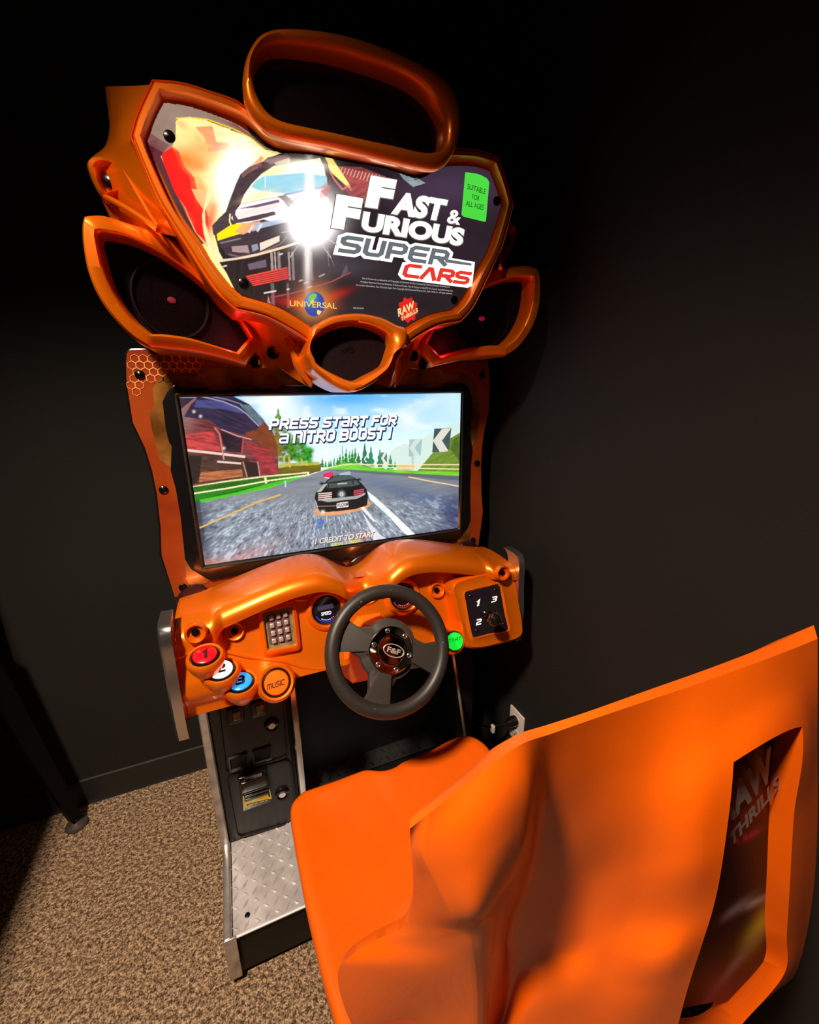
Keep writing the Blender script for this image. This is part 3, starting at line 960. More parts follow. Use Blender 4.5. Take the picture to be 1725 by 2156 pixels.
# sticker
GREEN = glow('green_sticker', (80, 226, 70), 0.95)
INK = flat('dark_green_ink', (12, 52, 14))
stk = poly_on('age_sticker', [(979.5, 363), (1003, 366), (1014.5, 370), (1025, 376), (1030, 384), (1023, 465), (1021, 467.5), (976, 456.5), (971.5, 452)], A2, GREEN, MARQ, 0.001, label='green rectangular sticker with dark text')
m = MB()
stv = [font2d('SUITABLE'), font2d('FOR'), font2d('ALL AGES')]
for vf, box in zip(stv, (((983, 398.7), (1021, 410), (984.5, 387.5)), ((993, 420), (1008.5, 424), (994, 409.5)), ((980, 434), (1017, 443), (981.5, 423)))):
    letters('sticker_text', vf, box, A2, INK, MARQ, 0.0018)
GOLD = glow('backlit_gold_letters', (240, 208, 96), 1.0)
CREAM = glow('backlit_cream_letters', (246, 226, 150), 1.0)
SMALLW = glow('backlit_small_print', (190, 185, 180), 0.9)
letters('emblem_text', font2d('UNIVERSAL', 0.012), ((610, 645), (709, 650.5), (610, 632.5)), A2, GOLD, MARQ, 0.0012)
letters('emblem_text', font2d('RAW', 0.03), ((839, 668), (873, 650), (837, 651)), A2, CREAM, MARQ, 0.0012)
letters('emblem_text', font2d('THRILLS', 0.03), ((845, 677.5), (880, 656.5), (844, 668.5)), A2, CREAM, MARQ, 0.0012)
for tx, box in (('Fast & Furious is a trademark and Copyright of Universal Studios. Licensed by Universal Studios Licensing LLC.', ((762.6, 589), (947.6, 607.2), (763, 584))),
                ('All Rights Reserved. Parental Advisory: A Note to Parents. Fast & Furious is rated PG-13. Consult www.filmratings.com', ((758, 596), (953, 615.2), (758.5, 591))),
                ('for further information. Fast & Furious Super Cars Copyright 2010 Universal Pictures LLC., Raw Thrills, Inc. All rights reserved.', ((750, 603), (952, 621), (750.5, 598))),
                ('050-00146-01', ((743.5, 650), (766, 651), (743.6, 646.5)))):
    letters('small_print', font2d(tx, 0.012), box, A2, SMALLW, MARQ, 0.0008)
for u, v_ in ((357, 288), (513, 597), (957, 632), (1046, 424)):
    mm = MB(); mm.lathe(A(u, v_, YA), (0, -1, 0), [(0.0085, -0.004), (0.0085, 0.002), (0.005, 0.0035), (0, 0.004)], 20)
    mm.obj('screw', SCREW, CAB)

# ---- speaker pods
def pod_y(p_x):
    return -0.122 - 0.46 * (abs(p_x) - 0.23)


def POD(u, v, off=0.0):
    return PL(u, v, (-0.23, -0.122 + off, 1.5), (-0.46, 1.0, 0) if False else (-0.46, 1.0, 0.0))


pod_o = [(177.5, 456), (198, 453), (222, 454.5), (275, 471), (335, 489), (382, 515), (412, 552), (440, 588), (492, 643), (527, 686), (556, 722), (518, 770), (454, 753), (396, 742), (345, 737), (317, 735), (280, 713), (237, 669), (205, 622), (184, 570), (174, 515), (173, 475)]
pod_i = [(209, 494), (216, 493), (238, 497), (277, 507), (338, 537), (382, 566), (410, 588), (440, 614), (484, 650), (508, 680), (525, 709), (498, 740), (438, 721), (396, 709), (350, 702), (318, 701), (284, 672), (252, 630), (234, 596), (222, 562), (214, 530), (208, 505)]
seg = [3, 8, 10, 15, 22]


def podpieces(src, off):
    P = [POD(u, v, off) for u, v in src]
    return pieces([P[0:4] + P[4:10], P[9:11], P[10:12], P[11:16], P[15:] + [P[0]]], [44, 8, 8, 26, 36])[:-1]


po, pi_ = podpieces(pod_o, 0.012), podpieces(pod_i, 0.0)
PN = np.array([-0.46, 1, 0]) / math.hypot(0.46, 1)
for side in (0, 1):
    v, f = ring_mesh(po, pi_, [(0.05, 0.16), (-0.02, 0.05), (0.0, 0.010), (0.03, 0.001), (0.09, -0.006), (0.2, -0.010), (0.78, -0.008), (0.88, -0.004), (0.95, 0.004), (1.0, 0.018), (1.02, 0.050)])
    m = MB(); m.add(v if side == 0 else flip(v), f)
    pod = m.obj('speaker_pod', ORANGE, CAB, angle=50)
    gl = [p + np.array([0, 0.034, 0]) for p in pi_]
    if side: gl = flip(gl)
    m = MB(); m.plate(gl, (0, 0.01, 0))
    m.obj('speaker_grille', GRILLE, pod, smooth=False)
    # speaker basket ring and glowing dust cap showing through the cloth
    cc = PL(361, 632, (-0.23, -0.122 + 0.034, 1.5), (-0.46, 1, 0))
    ax = np.array([0.46, -1, 0])
    if side: cc = flip([cc])[0]; ax = np.array([-0.46, -1, 0])
    m = MB(); m.lathe(cc, ax, [(0.066, 0.0005), (0.0665, 0.004), (0.0645, 0.0055), (0.062, 0.004), (0.0615, 0.0005)], 48)
    m.obj('speaker_ring', GRILLE, pod)
    m = MB(); m.lathe(cc, ax, [(0.0075, 0.001), (0.006, 0.003), (0.0, 0.0045)], 24, sy=0.7)
    m.obj('red_light', glow('red_speaker_light' + ('' if not side else '_far'), (170, 20, 50), 0.55), pod, label='small red light in the middle of the speaker')
    l = bpy.data.lights.new('speaker_glow', 'POINT')
    l.energy, l.color, l.shadow_soft_size = 0.055, (1.0, 0.03, 0.10), 0.006
    lo2 = bpy.data.objects.new('speaker_glow', l); COL.objects.link(lo2)
    q = PL(492, 716, (-0.23, -0.122 + 0.010, 1.5), (-0.46, 1, 0))
    lo2.location = q if not side else flip([q])[0]

# ---- centre speaker
def CY(u, v, off=0.0):
    return PL(u, v, (0, -0.226 + off, 1.50), (0, 1, -0.42))


cen_o = [(649, 724), (660, 688), (672, 679), (697, 666), (728, 660), (759, 659), (790, 664), (812, 671), (836, 684), (857, 692), (855, 722), (832, 738), (826, 760), (818, 779), (788, 806), (745, 826), (705, 813), (664, 783), (654, 765), (646, 746)]
cen_i = [(655, 722), (666, 708), (680, 698), (702, 689), (727, 684), (752, 684), (775, 688), (796, 696), (813, 706), (822, 720), (823, 730), (819, 742), (814, 757), (805, 772), (775, 789), (744, 802), (706, 788), (671, 768), (662, 754), (656, 740)]
co_ = cr([CY(*p) for p in cen_o], 120, True)
ci_ = cr([CY(*p) for p in cen_i], 120, True)
m = MB(); m.add(*ring_mesh(co_, ci_, [(-0.02, 0.14), (-0.02, 0.03), (0.02, 0.004), (0.15, -0.010), (0.4, -0.014), (0.7, -0.012), (0.9, -0.004), (1.0, 0.008), (1.03, 0.035)]))
cpod = m.obj('centre_speaker_pod', ORANGE, CAB, angle=60)
m = MB(); m.plate([p + np.array([0, 0.028, 0]) for p in ci_], (0, 0.01, 0))
m.obj('speaker_grille', GRILLE, cpod, smooth=False)
m = MB()
cc = CY(733, 740, 0.027)
for k, (r_, n_) in enumerate(((0.004, 6), (0.008, 12), (0.012, 18))):
    for j in range(n_):
        t = 2 * math.pi * j / n_
        m.lathe(cc + np.array([r_ * math.cos(t), 0, r_ * math.sin(t)]), (0, -1, 0.3), [(0.0011, 0.0), (0.0011, 0.0012), (0, 0.0015)], 6)
m.obj('vent_rosette', BLACKG, cpod)

# cheeks joining the pods, frame and centre speaker
ra = [(498, 660), (535, 668), (570, 680), (610, 702), (640, 724), (648, 740)]
rb = [(535, 700), (556, 716), (580, 726), (608, 738), (632, 752), (650, 766)]
rc = [(525, 770), (545, 776), (572, 772), (596, 778), (624, 798), (656, 817)]
R3 = [cr([PY(u, v, y0_ + (y1_ - y0_) * k / 5) for k, (u, v) in enumerate(q)], 24) for q, y0_, y1_ in ((ra, -0.135, -0.195), (rb, -0.098, -0.165), (rc, -0.075, -0.140))]
G3 = [cr([R3[0][k], R3[1][k], R3[2][k]], 10) for k in range(24)]
rows = [[G3[k][j] for k in range(24)] for j in range(10)]
rows.append([p + np.array([0, 0.10, 0.01]) for p in rows[-1]])
v, f = loft(rows)
chk = [meshobj('cheek_panel', w_, f, ORANGE, CAB, angle=50) for w_ in (v, flip(v))]
for q, y in ([(600, 712), (618, 742), (634, 780), (656, 815)], -0.162), ([(622, 722), (636, 748), (648, 780), (656, 812)], -0.168):
    ln = cr([PY(u, v, y) for u, v in q], 20)
    r_ = np.interp(np.linspace(0, 1, 20), [0, .5, 1], [0.004, 0.010, 0.002])
    for w_, pa in zip((ln, flip(ln)), chk):
        m = MB(); m.tube(w_, r_, 10)
        m.obj('cheek_rib', ORANGE, pa)
for u, v_, y in ((575.5, 743, -0.118), (538.4, 762.6, -0.092)):
    p = PY(u, v_, y)
    for c_ in (p, flip([p])[0]):
        mm = MB(); mm.lathe(c_, (0, -1, 0), [(0.0125, -0.012), (0.0125, 0.002), (0.0095, 0.003), (0.009, -0.002), (0.0, -0.002)], 22)
        mm.obj('screw', SCREW, CAB)

# ---- rear-view mirror shaped topper
mir_o = [(511, 190), (511, 165), (518, 127), (538, 89), (562, 72), (600, 66), (664, 69), (728, 80), (791, 99), (855, 125), (919, 158), (950, 187), (965, 225), (968, 265), (959, 310), (940, 346), (916, 361), (887, 359), (823, 345), (759, 329), (696, 314), (640, 304), (600, 296), (560, 281), (533, 256), (516, 224)]
mir_i = [(537, 180), (536, 160), (540, 135), (556, 112), (585, 102), (632, 105), (696, 116), (759, 134), (823, 156), (872, 181), (904, 210), (922, 238), (931, 262), (932, 285), (929, 308), (919, 322), (890, 320.5), (855, 313), (823, 305), (759, 292), (696, 279), (640, 267), (600, 258), (578, 248), (560, 232), (545, 206)]
YM = -0.270
mo = cr([PY(u, v, YM) for u, v in mir_o], 150, True)
mi_ = cr([PY(u, v, YM) for u, v in mir_i], 150, True)
m = MB(); m.add(*ring_mesh(mo, mi_, [(1.0, 0.066), (0.78, 0.056), (0.52, 0.040), (0.26, 0.022), (0.06, 0.008), (0.0, 0.001), (0.05, -0.006), (0.2, -0.012), (0.45, -0.015), (0.75, -0.012), (0.92, -0.003), (1.0, 0.010), (1.03, 0.028)]))
mirf = m.obj('mirror_frame', ORANGE, CAB, angle=60)
m = MB(); m.plate([p + np.array([0, 0.022, 0]) for p in mi_], (0, 0.01, 0))
m.obj('mirror_glass', GLASSK, mirf, smooth=False, label='dark glossy panel inside the mirror frame')
m = MB(); m.plate([p + np.array([0, 0.070, 0]) for p in [a + (b_ - a) * 0.4 for a, b_ in zip(mo, mi_)]], (0, 0.12, -0.02))
m.obj('mirror_back', BLACK, mirf)

# ---- bezel panel around the screen
bz = [(700, 735), (320, 736), (276, 737), (267, 743), (265, 760), (266, 804), (279, 889), (305, 943), (320, 991), (330, 1040), (338, 1112), (340, 1169), (370, 1257)]
hb = [PY(u, v, 0.0) for u, v in bz]
hb[0][0] = 0
hb[-1] = np.array([-0.425, 0, 0.895])
hb.append(np.array([0, 0, 0.885]))
loop = hb + flip(hb)[::-1][1:-1]
BZM = add_noise_color(mat('printed_orange_bezel', (0.40, 0.07, 0.012), 0.30, 0.0, 0.5), (0.20, 0.020, 0.003), (0.36, 0.060, 0.008), 5, 4)
m = MB(); m.plate(loop, (0, 0.03, 0), bev=0.0)
bez = m.obj('screen_bezel', BZM, CAB, smooth=False)
m = MB()
edge = [p + np.array([0, 0.004, 0]) for p in loop]
m.tube(edge, 0.0042, 8, True)
m.obj('bezel_edge_trim', BLACKG, bez)
# gold frame print and hexagon print
def Bz(u, v):
    return PY(u, v, 0.0)


GOLDP = add_noise_color(mat('bronze_frame_print', (0.40, 0.16, 0.03), 0.28, 0.3, 0.4), (0.10, 0.030, 0.004), (0.42, 0.18, 0.035), 12, 4)
gp = [(700, 772), (433, 775), (428, 785), (356, 785), (338, 797), (321, 817), (326, 853), (315, 871), (319, 900), (328, 934), (333, 952), (337, 968), (362, 986), (372, 1010), (385, 1130), (388, 1181), (396, 1228), (405, 1233), (436, 1227), (448, 1214), (511, 1205), (532, 1193), (705, 1170)]
gl = [Bz(*p) for p in gp]
gl[0][0] = gl[-1][0] = 0
loop2 = gl + flip(gl)[::-1][1:-1]
m = MB(); m.plate([p + np.array([0, -0.0012, 0]) for p in loop2], (0, 0.001, 0))
m.obj('bezel_print', GOLDP, bez, smooth=False, label='bronze printed border inside the orange bezel')
# black frame (inner mount) round the screen
bo = [(700, 812), (505, 812), (497, 820), (446, 820), (428, 809), (371, 809), (360, 816), (352, 827), (343, 846), (349, 898), (356, 930), (362, 938), (360, 990), (371, 1030), (381, 1089), (390, 1176), (402, 1196), (428, 1212), (446, 1221), (520, 1206), (720, 1180)]
bol = [Bz(*p) for p in bo]
bol[0][0] = bol[-1][0] = 0
lo3 = bol + flip(bol)[::-1][1:-1]
m = MB()
SX0, SX1 = -0.349, 0.349
SZ1, SZ0 = 1.360, 0.9665
li3 = []
for p in lo3:
    # nearest point on the screen rectangle, radially
    qx, qz = p[0], p[2]
    li3.append(np.array([min(max(qx, SX0), SX1), 0, min(max(qz, SZ0), SZ1)]))
v, f = ring_mesh(lo3, li3, [(0, -0.001), (0.0, -0.005), (0.08, -0.006), (0.9, -0.006), (1.0, -0.003), (1.0, 0.012)])
m.add(v, f)
m.obj('screen_surround', BLACKG, bez, angle=30)
m = MB()
for (a0, b0, a1, b1) in ((SX0 - .006, SZ0 - .006, SX1 + .006, SZ0 - .006), (SX0 - .006, SZ1 + .006, SX1 + .006, SZ1 + .006), (SX0 - .006, SZ0 - .006, SX0 - .006, SZ1 + .006), (SX1 + .006, SZ0 - .006, SX1 + .006, SZ1 + .006)):
    m.tube([(a0, -0.006, b0), (a1, -0.006, b1)], 0.003, 8)
m.obj('screen_gasket', RUBBER, bez)
PLUM = mat('plum_tinted_cover', (0.022, 0.006, 0.010), 0.12, 0, 0.5)
pc_ = [(368, 1266), (376, 1254), (386, 1243), (402, 1234), (424, 1233), (438, 1242), (452, 1246), (474, 1240), (500, 1226), (560, 1204), (640, 1184), (690, 1178), (722, 1186), (742, 1192)]
pl2 = [PY(u, v, -0.010) for u, v in pc_]
pl2[-1][0] = 0
pl2 = cr(pl2, 60)
low_ = [np.array([pl2[0][0], -0.010, 0.88]), np.array([0, -0.010, 0.88])]
half_ = low_[:1] + pl2
lp_ = half_ + flip(half_)[::-1][1:]
m = MB(); m.plate(lp_, (0, 0.009, 0), bev=0.002)
m.obj('lower_bezel_cover', PLUM, bez, angle=30)
# hexagons
m = MB()
HS = 0.0088
for i in range(-2, 30):
    for j in range(-2, 16):
        cx = -0.428 + i * HS * 1.732 + (j % 2) * HS * 0.866
        cz = 1.452 - j * HS * 1.5
        u, v_ = proj((cx, 0, cz))
        if not (272 < u < 424 and 742 < v_ < 830): continue
        if inside(np.array([[p[0], p[2]] for p in loop2]), np.array([cx - .004]), np.array([cz + .006]))[0]: continue
        if v_ > 800 and u > 300: continue
        P = [np.array([cx + HS * math.sin(k * math.pi / 3), -0.0012, cz + HS * math.cos(k * math.pi / 3)]) for k in range(6)]
        Q = [np.array([cx + HS * .87 * math.sin(k * math.pi / 3), -0.0012, cz + HS * .87 * math.cos(k * math.pi / 3)]) for k in range(6)]
        m.add(P + Q, [(k, (k + 1) % 6, 6 + (k + 1) % 6, 6 + k) for k in range(6)])
m.obj('hexagon_print', flat('pale_orange_ink', (235, 150, 80)), bez, smooth=False)
for u, v_ in ((294.6, 789), (344.6, 1031.4), (385.6, 1236.4)):
    p = Bz(u, v_)
    for c_ in (p, flip([p])[0]):
        mm = MB(); mm.lathe(c_, (0, -1, 0), [(0.0095, -0.002), (0.0095, 0.002), (0.006, 0.0045), (0, 0.0055)], 20)
        mm.obj('screw', SCREW, CAB)

# ---- the screen and the game picture on it
c = Canvas(SX0, SX1, SZ0, SZ1, YS, 600, 338, (200, 230, 245))
FULL = [(300, 780), (1050, 780), (1050, 1250), (300, 1250)]
c.grad([(300, 780), (1050, 780), (1050, 1010), (300, 1010)], (86, 182, 248), (224, 247, 252), (680, 824), (690, 950))
c.blob(735, 838, 80, 14, (70, 165, 245), 0.75)
c.blob(640, 833, 40, 10, (110, 190, 245), 0.6)
c.blob(575, 838, 36, 40, (255, 250, 215), 1.0, 1.1)
c.blob(600, 880, 50, 60, (240, 250, 252), 0.8)
c.blob(860, 880, 20, 22, (250, 246, 235), 0.9)
c.blob(900, 850, 30, 12, (225, 240, 245), 0.7, ang=-0.5)
c.blob(880, 865, 60, 30, (190, 225, 245), 0.4)
n = vnoise(c.U / 40 + 60, c.V / 18 + 60, 5) * .6 + vnoise(c.U / 18 + 60, c.V / 9 + 60, 6) * .4
c.put(np.clip((n - 0.55) * 2.2, 0, 0.6) * (c.V < 990), lin((240, 247, 248)))
c.blob(955, 840, 40, 40, (214, 240, 232), 0.7)
# hills
c.poly([(800, 985), (826, 946), (850, 934), (872, 938), (900, 916), (930, 902), (970, 886), (970, 1000)], (206, 226, 214), 0.85)
c.poly([(690, 985), (700, 955), (690, 945), (670, 952), (670, 985)], (235, 245, 242), 0.6)
c.poly([(872, 1000), (893, 975), (908, 957), (930, 940), (945, 925), (970, 910), (970, 1002)], (112, 142, 52), 1.0, rough=0.35, sc=(20, 3), ang=-0.6)
c.poly([(948, 945), (955, 925), (970, 914), (970, 975)], (70, 92, 36), 0.7, rough=0.4, sc=(6, 6))
c.poly([(834, 978), (874, 977), (870, 990), (836, 992)], (222, 186, 130), 0.9, rough=0.2, sc=(3, 8))
# far trees
def conifer(u, v_, h, w_, rgb, seed):
    r_ = random.Random(seed)
    L_, R_ = [], []
    k = 7
    for i in range(k + 1):
        t = i / k
        L_.append((u - w_ * t * (0.55 + 0.45 * (i % 2)) * r_.uniform(.8, 1.15), v_ - h * (1 - t)))
        R_.append((u + w_ * t * (0.55 + 0.45 * (i % 2)) * r_.uniform(.8, 1.15), v_ - h * (1 - t)))
    c.poly(L_ + R_[::-1], rgb, 1.0, rough=0.55, sc=(3, 3), seed=seed)


for k, (u, h, w_) in enumerate(((679, 22, 5), (686, 15, 4), (693, 15, 4), (697, 16, 4), (704, 22, 4), (711, 18, 5), (716, 26, 6), (722, 28, 6), (729, 36, 7), (736, 30, 7), (742, 34, 7), (748, 37, 8), (755, 26, 8))):
    conifer(u, 984 - 6 * math.sin(min(1, max(0, (u - 690) / 50)) * 1.5), h, w_, (54, 120 + (k * 17) % 40, 60), k)
for k, (u, v_, h, w_) in enumerate(((768, 984, 53, 12), (781, 984, 46, 11), (800, 988, 44, 11), (822, 988, 31, 9), (832, 986, 16, 5))):
    conifer(u, v_, h, w_, (50, 122 + 8 * k, 92), 40 + k)
c.poly([(719, 955), (720, 938), (722, 938), (724, 955)], (120, 150, 160), 0.6)
# grass, road
c.poly([(676, 992), (700, 983), (720, 976), (740, 975), (780, 984), (840, 990), (970, 994), (970, 1003), (880, 1000), (800, 997), (750, 991), (700, 988)], (116, 205, 50), 1.0, rough=0.25, sc=(24, 3))
c.poly([(410, 1056), (500, 1040), (560, 1030), (640, 1004), (674, 993), (690, 988), (740, 989), (800, 995), (880, 998), (970, 1002), (970, 1180), (430, 1220)], (126, 132, 142), 1.0, rough=0.25, sc=(60, 5), ang=-0.15)
mroad = c.mask([(410, 1056), (500, 1040), (560, 1030), (640, 1004), (674, 993), (690, 988), (740, 989), (800, 995), (880, 998), (970, 1002), (970, 1180), (430, 1220)])
c.blob(560, 1080, 160, 50, (140, 146, 150), 0.5, m=mroad)
c.poly([(690, 990), (740, 989), (970, 1003), (970, 1012), (860, 1003)], (86, 92, 100), 0.7)
c.blob(850, 1035, 120, 16, (86, 104, 140), 0.6, ang=0.3, m=mroad)
c.blob(930, 1060, 60, 20, (70, 90, 140), 0.5, ang=0.3, m=mroad)
# gravel streaks radiating from the vanishing point
du, dv = c.U - 690, c.V - 985
ang_ = np.arctan2(dv, du); rad = np.log(np.hypot(du, dv) + 1)
g1 = vnoise(ang_ * 34 + 200, rad * 12 + 50, 9) * .45 + vnoise(ang_ * 90 + 300, rad * 34 + 50, 10) * .55
amp = np.clip((c.V - 1035) / 60, 0, 1) * mroad
c.c = c.c * (1 + (amp * (g1 - 0.5) * 1.5)[..., None])
c.put(np.clip((g1 - 0.60) * 5, 0, 0.75) * amp, lin((206, 218, 228)))
c.put(0.25 * amp, lin((150, 172, 196)))
c.put(np.clip((0.36 - g1) * 4, 0, 0.6) * amp, lin((54, 62, 80)))
c.blob(420, 1110, 26, 90, (40, 46, 74), 0.8, ang=-0.13, m=mroad)
c.blob(955, 1090, 26, 60, (46, 50, 96), 0.85, ang=0.1, m=mroad)
c.blob(560, 1200, 180, 18, (112, 78, 104), 0.8, ang=-0.15, m=mroad)
c.blob(440, 1192, 50, 14, (176, 112, 84), 0.85, ang=-0.1, m=mroad)
c.blob(900, 1125, 100, 10, (86, 70, 104), 0.8, ang=-0.15, m=mroad)
c.blob(700, 1165, 120, 14, (96, 84, 110), 0.6, ang=-0.14, m=mroad)
c.poly([(404, 1000), (412, 1000), (432, 1130), (424, 1180)], (30, 36, 46), 0.5)
# grass verge and rails at left
c.poly([(404, 1022), (500, 1008), (552, 1000), (588, 994), (660, 976), (676, 990), (640, 1003), (560, 1028), (500, 1040), (411, 1057)], (38, 104, 22), 1.0, rough=0.3, sc=(30, 4), ang=-0.15)
c.poly([(420, 1052), (500, 1036), (560, 1020), (640, 1000), (640, 1004), (560, 1030), (500, 1042), (425, 1058)], (72, 196, 36), 0.9)
c.poly([(408, 1040), (520, 1022), (600, 1004), (600, 1010), (510, 1030), (410, 1054)], (34, 140, 30), 0.6)
c.poly([(587, 986), (610, 979), (640, 979), (676, 976), (676, 992), (640, 1000), (600, 996), (588, 996)], (112, 98, 28), 1.0, rough=0.3, sc=(20, 3))
c.poly([(588, 976), (672, 972), (674, 979), (610, 982), (588, 986)], (176, 176, 40), 0.9, rough=0.3)
c.line([(405, 1024), (480, 1013), (560, 1003), (650, 995)], 3.2, (232, 226, 172))
c.line([(408, 1039), (480, 1028), (560, 1013), (650, 1000)], 3.2, (238, 232, 180))
c.line([(559, 1005), (561, 1018)], 5, (238, 226, 170)); c.line([(649, 994), (650, 1002)], 4, (240, 232, 190))
c.line([(421, 1111), (480, 1085), (540, 1058), (592, 1041)], 3.6, (222, 176, 92))
c.line([(860, 1004), (900, 1012), (935, 1018), (968, 1024)], 2.6, (236, 200, 150))
c.line([(601, 1012), (602, 1026)], 3, (190, 215, 235), 0.9)
for a0, b0, a1, b1 in ((760, 978, 968, 978.5), (790, 984, 968, 988)):
    c.line([(a0, b0), (a1, b1)], 2.2, (238, 226, 170))
c.line([(676, 990), (700, 983), (730, 978), (760, 976), (790, 984)], 2.6, (230, 226, 190), 0.8)
# leafy trees behind the slogan
for k in range(260):
    r_ = random.Random(k)
    u = 575 + r_.random() * 80
    top = np.interp(u, [572, 590, 610, 640, 660], [880, 890, 912, 935, 955])
    v_ = top + r_.random() * (972 - top)
    g_ = np.interp(u, [575, 610, 655], [0, .5, 1])
    w_ = r_.random()
    c.blob(u, v_, 3 + 4 * (k < 80), 2.4 + 2.6 * (k < 80), ((128 - 88 * g_) * (.35 + .8 * w_), (128 + 40 * g_) * (.35 + .85 * w_), 30 * (.5 + w_)), 0.95)
conifer(586, 905, 46, 17, (110, 160, 86), 77)
conifer(584, 960, 70, 18, (120, 110, 40), 78)
for u, b0, b1 in ((598, 960, 978), (609, 962, 984), (635, 966, 980), (645, 970, 981)):
    c.line([(u, b0), (u + 2, b1)], 4, (206, 180, 92), 0.9)
# barn
barn = [(377, 866), (411, 838), (424, 833), (486, 832), (526, 852), (561, 892), (576, 912), (584, 938), (588, 998), (500, 1008), (404, 1024), (391, 946)]
c.poly(barn, (118, 58, 62), 1.0, rough=0.75, sc=(22, 3), ang=0.18, seed=3)
mb = c.mask(barn)
c.blob(395, 880, 16, 30, (150, 110, 105), 0.7, m=mb)
c.poly([(388, 878), (411, 840), (426, 832), (486, 832), (526, 852), (548, 897), (540, 906), (519, 911), (515, 917), (468, 905), (442, 885), (404, 880)], (52, 44, 66), 1.0, rough=0.5, sc=(26, 4), ang=0.35, seed=4)
c.poly([(414, 842), (470, 845), (510, 860), (514, 872), (470, 862), (410, 858)], (74, 76, 128), 0.9, rough=0.4, sc=(20, 3), ang=0.25)
c.line([(424, 835), (470, 846), (500, 858), (520, 872), (546, 898)], 2.4, (170, 160, 190), 0.9)
c.line([(440, 834), (480, 842), (510, 852)], 2, (150, 160, 190), 0.7)
c.poly([(505, 852), (527, 853), (558, 886), (548, 897), (530, 880)], (96, 118, 130), 0.9, rough=0.5, sc=(14, 3), ang=0.8)
c.poly([(519, 911), (541, 905), (560, 892), (576, 912), (584, 938), (586, 960), (560, 950), (540, 925), (520, 921)], (124, 62, 34), 0.95, rough=0.3, sc=(14, 4), ang=0.6)
c.poly([(390, 915), (450, 908), (466, 950), (395, 946)], (206, 66, 64), 0.7, rough=0.8, sc=(18, 2.6), ang=0.15, seed=8)
c.poly([(516, 930), (572, 945), (585, 998), (550, 1002), (540, 970)], (170, 48, 54), 0.65, rough=0.8, sc=(16, 2.6), ang=0.15, seed=9)
c.poly([(464, 906), (504, 922), (512, 922), (510, 953), (474, 950)], (46, 34, 44), 1.0, rough=0.4)
c.poly([(398, 954), (520, 963), (528, 972), (548, 976), (520, 1005), (404, 1020)], (70, 50, 40), 0.9, rough=0.6, sc=(12, 3), ang=0.05)
c.poly([(424, 994), (510, 988), (512, 1003), (416, 1016)], (190, 112, 70), 0.75, rough=0.8, sc=(20, 2), ang=-0.08, seed=11)
c.poly([(398, 960), (425, 960), (420, 1016), (404, 1020)], (24, 22, 22), 0.75)
c.poly([(514, 972), (542, 974), (546, 1002), (522, 1005)], (44, 30, 34), 1.0)
c.line([(512, 972), (521, 1004)], 3, (170, 130, 110)); c.line([(543, 972), (548, 1003)], 3, (180, 130, 120))
c.line([(393, 948), (450, 954), (517, 962)], 5, (232, 206, 190)); c.line([(458, 972), (508, 976)], 4, (226, 206, 190))
c.line([(452, 900), (463, 914), (469, 950)], 3.5, (206, 110, 100)); c.line([(466, 904), (500, 918), (530, 926)], 2.4, (200, 150, 150))
c.line([(469, 950), (472, 968)], 3, (190, 150, 140)); c.line([(513, 922), (510, 953)], 3, (200, 60, 70))
c.poly([(380, 862), (392, 850), (412, 838), (414, 842), (392, 862), (386, 878), (388, 930), (379, 890)], (140, 104, 104), 0.8)
for u, v_ in ((409, 867), (423, 877), (472, 944)):
    c.blob(u, v_, 3, 3, (235, 215, 205), 0.9)
c.poly([(377, 838), (411, 838), (377, 866)], (60, 44, 58), 1.0)
# chevron boards
c.poly([(914.4, 903), (950.5, 901), (945, 949), (910, 953)], (66, 86, 88), 1.0, rough=0.3, sc=(6, 6))
c.poly([(930.6, 903), (950, 901.8), (930.6, 928), (944.5, 950), (926, 952), (911.7, 928)], (214, 214, 202), 1.0)
c.poly([(862, 925), (889, 924), (885.6, 959), (860.5, 961.5)], (152, 182, 180), 0.85)
c.poly([(874, 925), (888, 924), (873, 943), (884, 959.5), (872, 960.5), (862, 943)], (206, 222, 216), 0.9)
c.poly([(866, 961), (872, 961), (871, 978), (867, 978)], (170, 196, 194), 0.7)
for u, v_, h in ((810, 965, 14), (770, 967, 7), (750, 969, 5), (734, 969, 4.5), (719, 971, 4), (706, 975, 3)):
    if h > 10: c.poly([(u - 8, v_ - 12), (u + 5, v_ - 13), (u + 5, v_ + 8), (u - 8, v_ + 9)], (70, 96, 92), 0.9)
    c.poly([(u, v_ - h), (u + h * .45, v_ - h), (u - h * .15, v_), (u + h * .5, v_ + h * .9), (u, v_ + h * .9), (u - h * .55, v_)], (226, 228, 214), 0.95)
# cars on the road
c.poly([(680, 1000), (690, 994), (702, 995), (702, 1004), (694, 1008), (682, 1006)], (224, 44, 96), 1.0, rough=0.3, sc=(3, 3))
c.line([(684, 1005), (694, 1007)], 2, (250, 220, 225))
c.poly([(704, 994), (726, 990), (742, 994), (744, 1004), (706, 1004)], (112, 132, 138), 0.7, rough=0.4, sc=(4, 3))
c.poly([(715, 997), (736, 992), (740, 999), (716, 1003)], (190, 215, 230), 0.6)
c.poly([(660, 1076), (672, 1066), (776, 1054), (782, 1062), (770, 1072), (720, 1083), (678, 1086), (664, 1083)], (226, 158, 110), 1.0, rough=0.2, sc=(4, 3))
c.poly([(773, 1034), (790, 1046), (830, 1082), (876, 1126), (866, 1130), (850, 1122), (820, 1088), (780, 1052)], (236, 240, 240), 0.95, rough=0.15, sc=(5, 12), ang=0.8)
c.poly([(758, 1068), (766, 1066), (792, 1098), (786, 1098)], (236, 240, 240), 0.9)
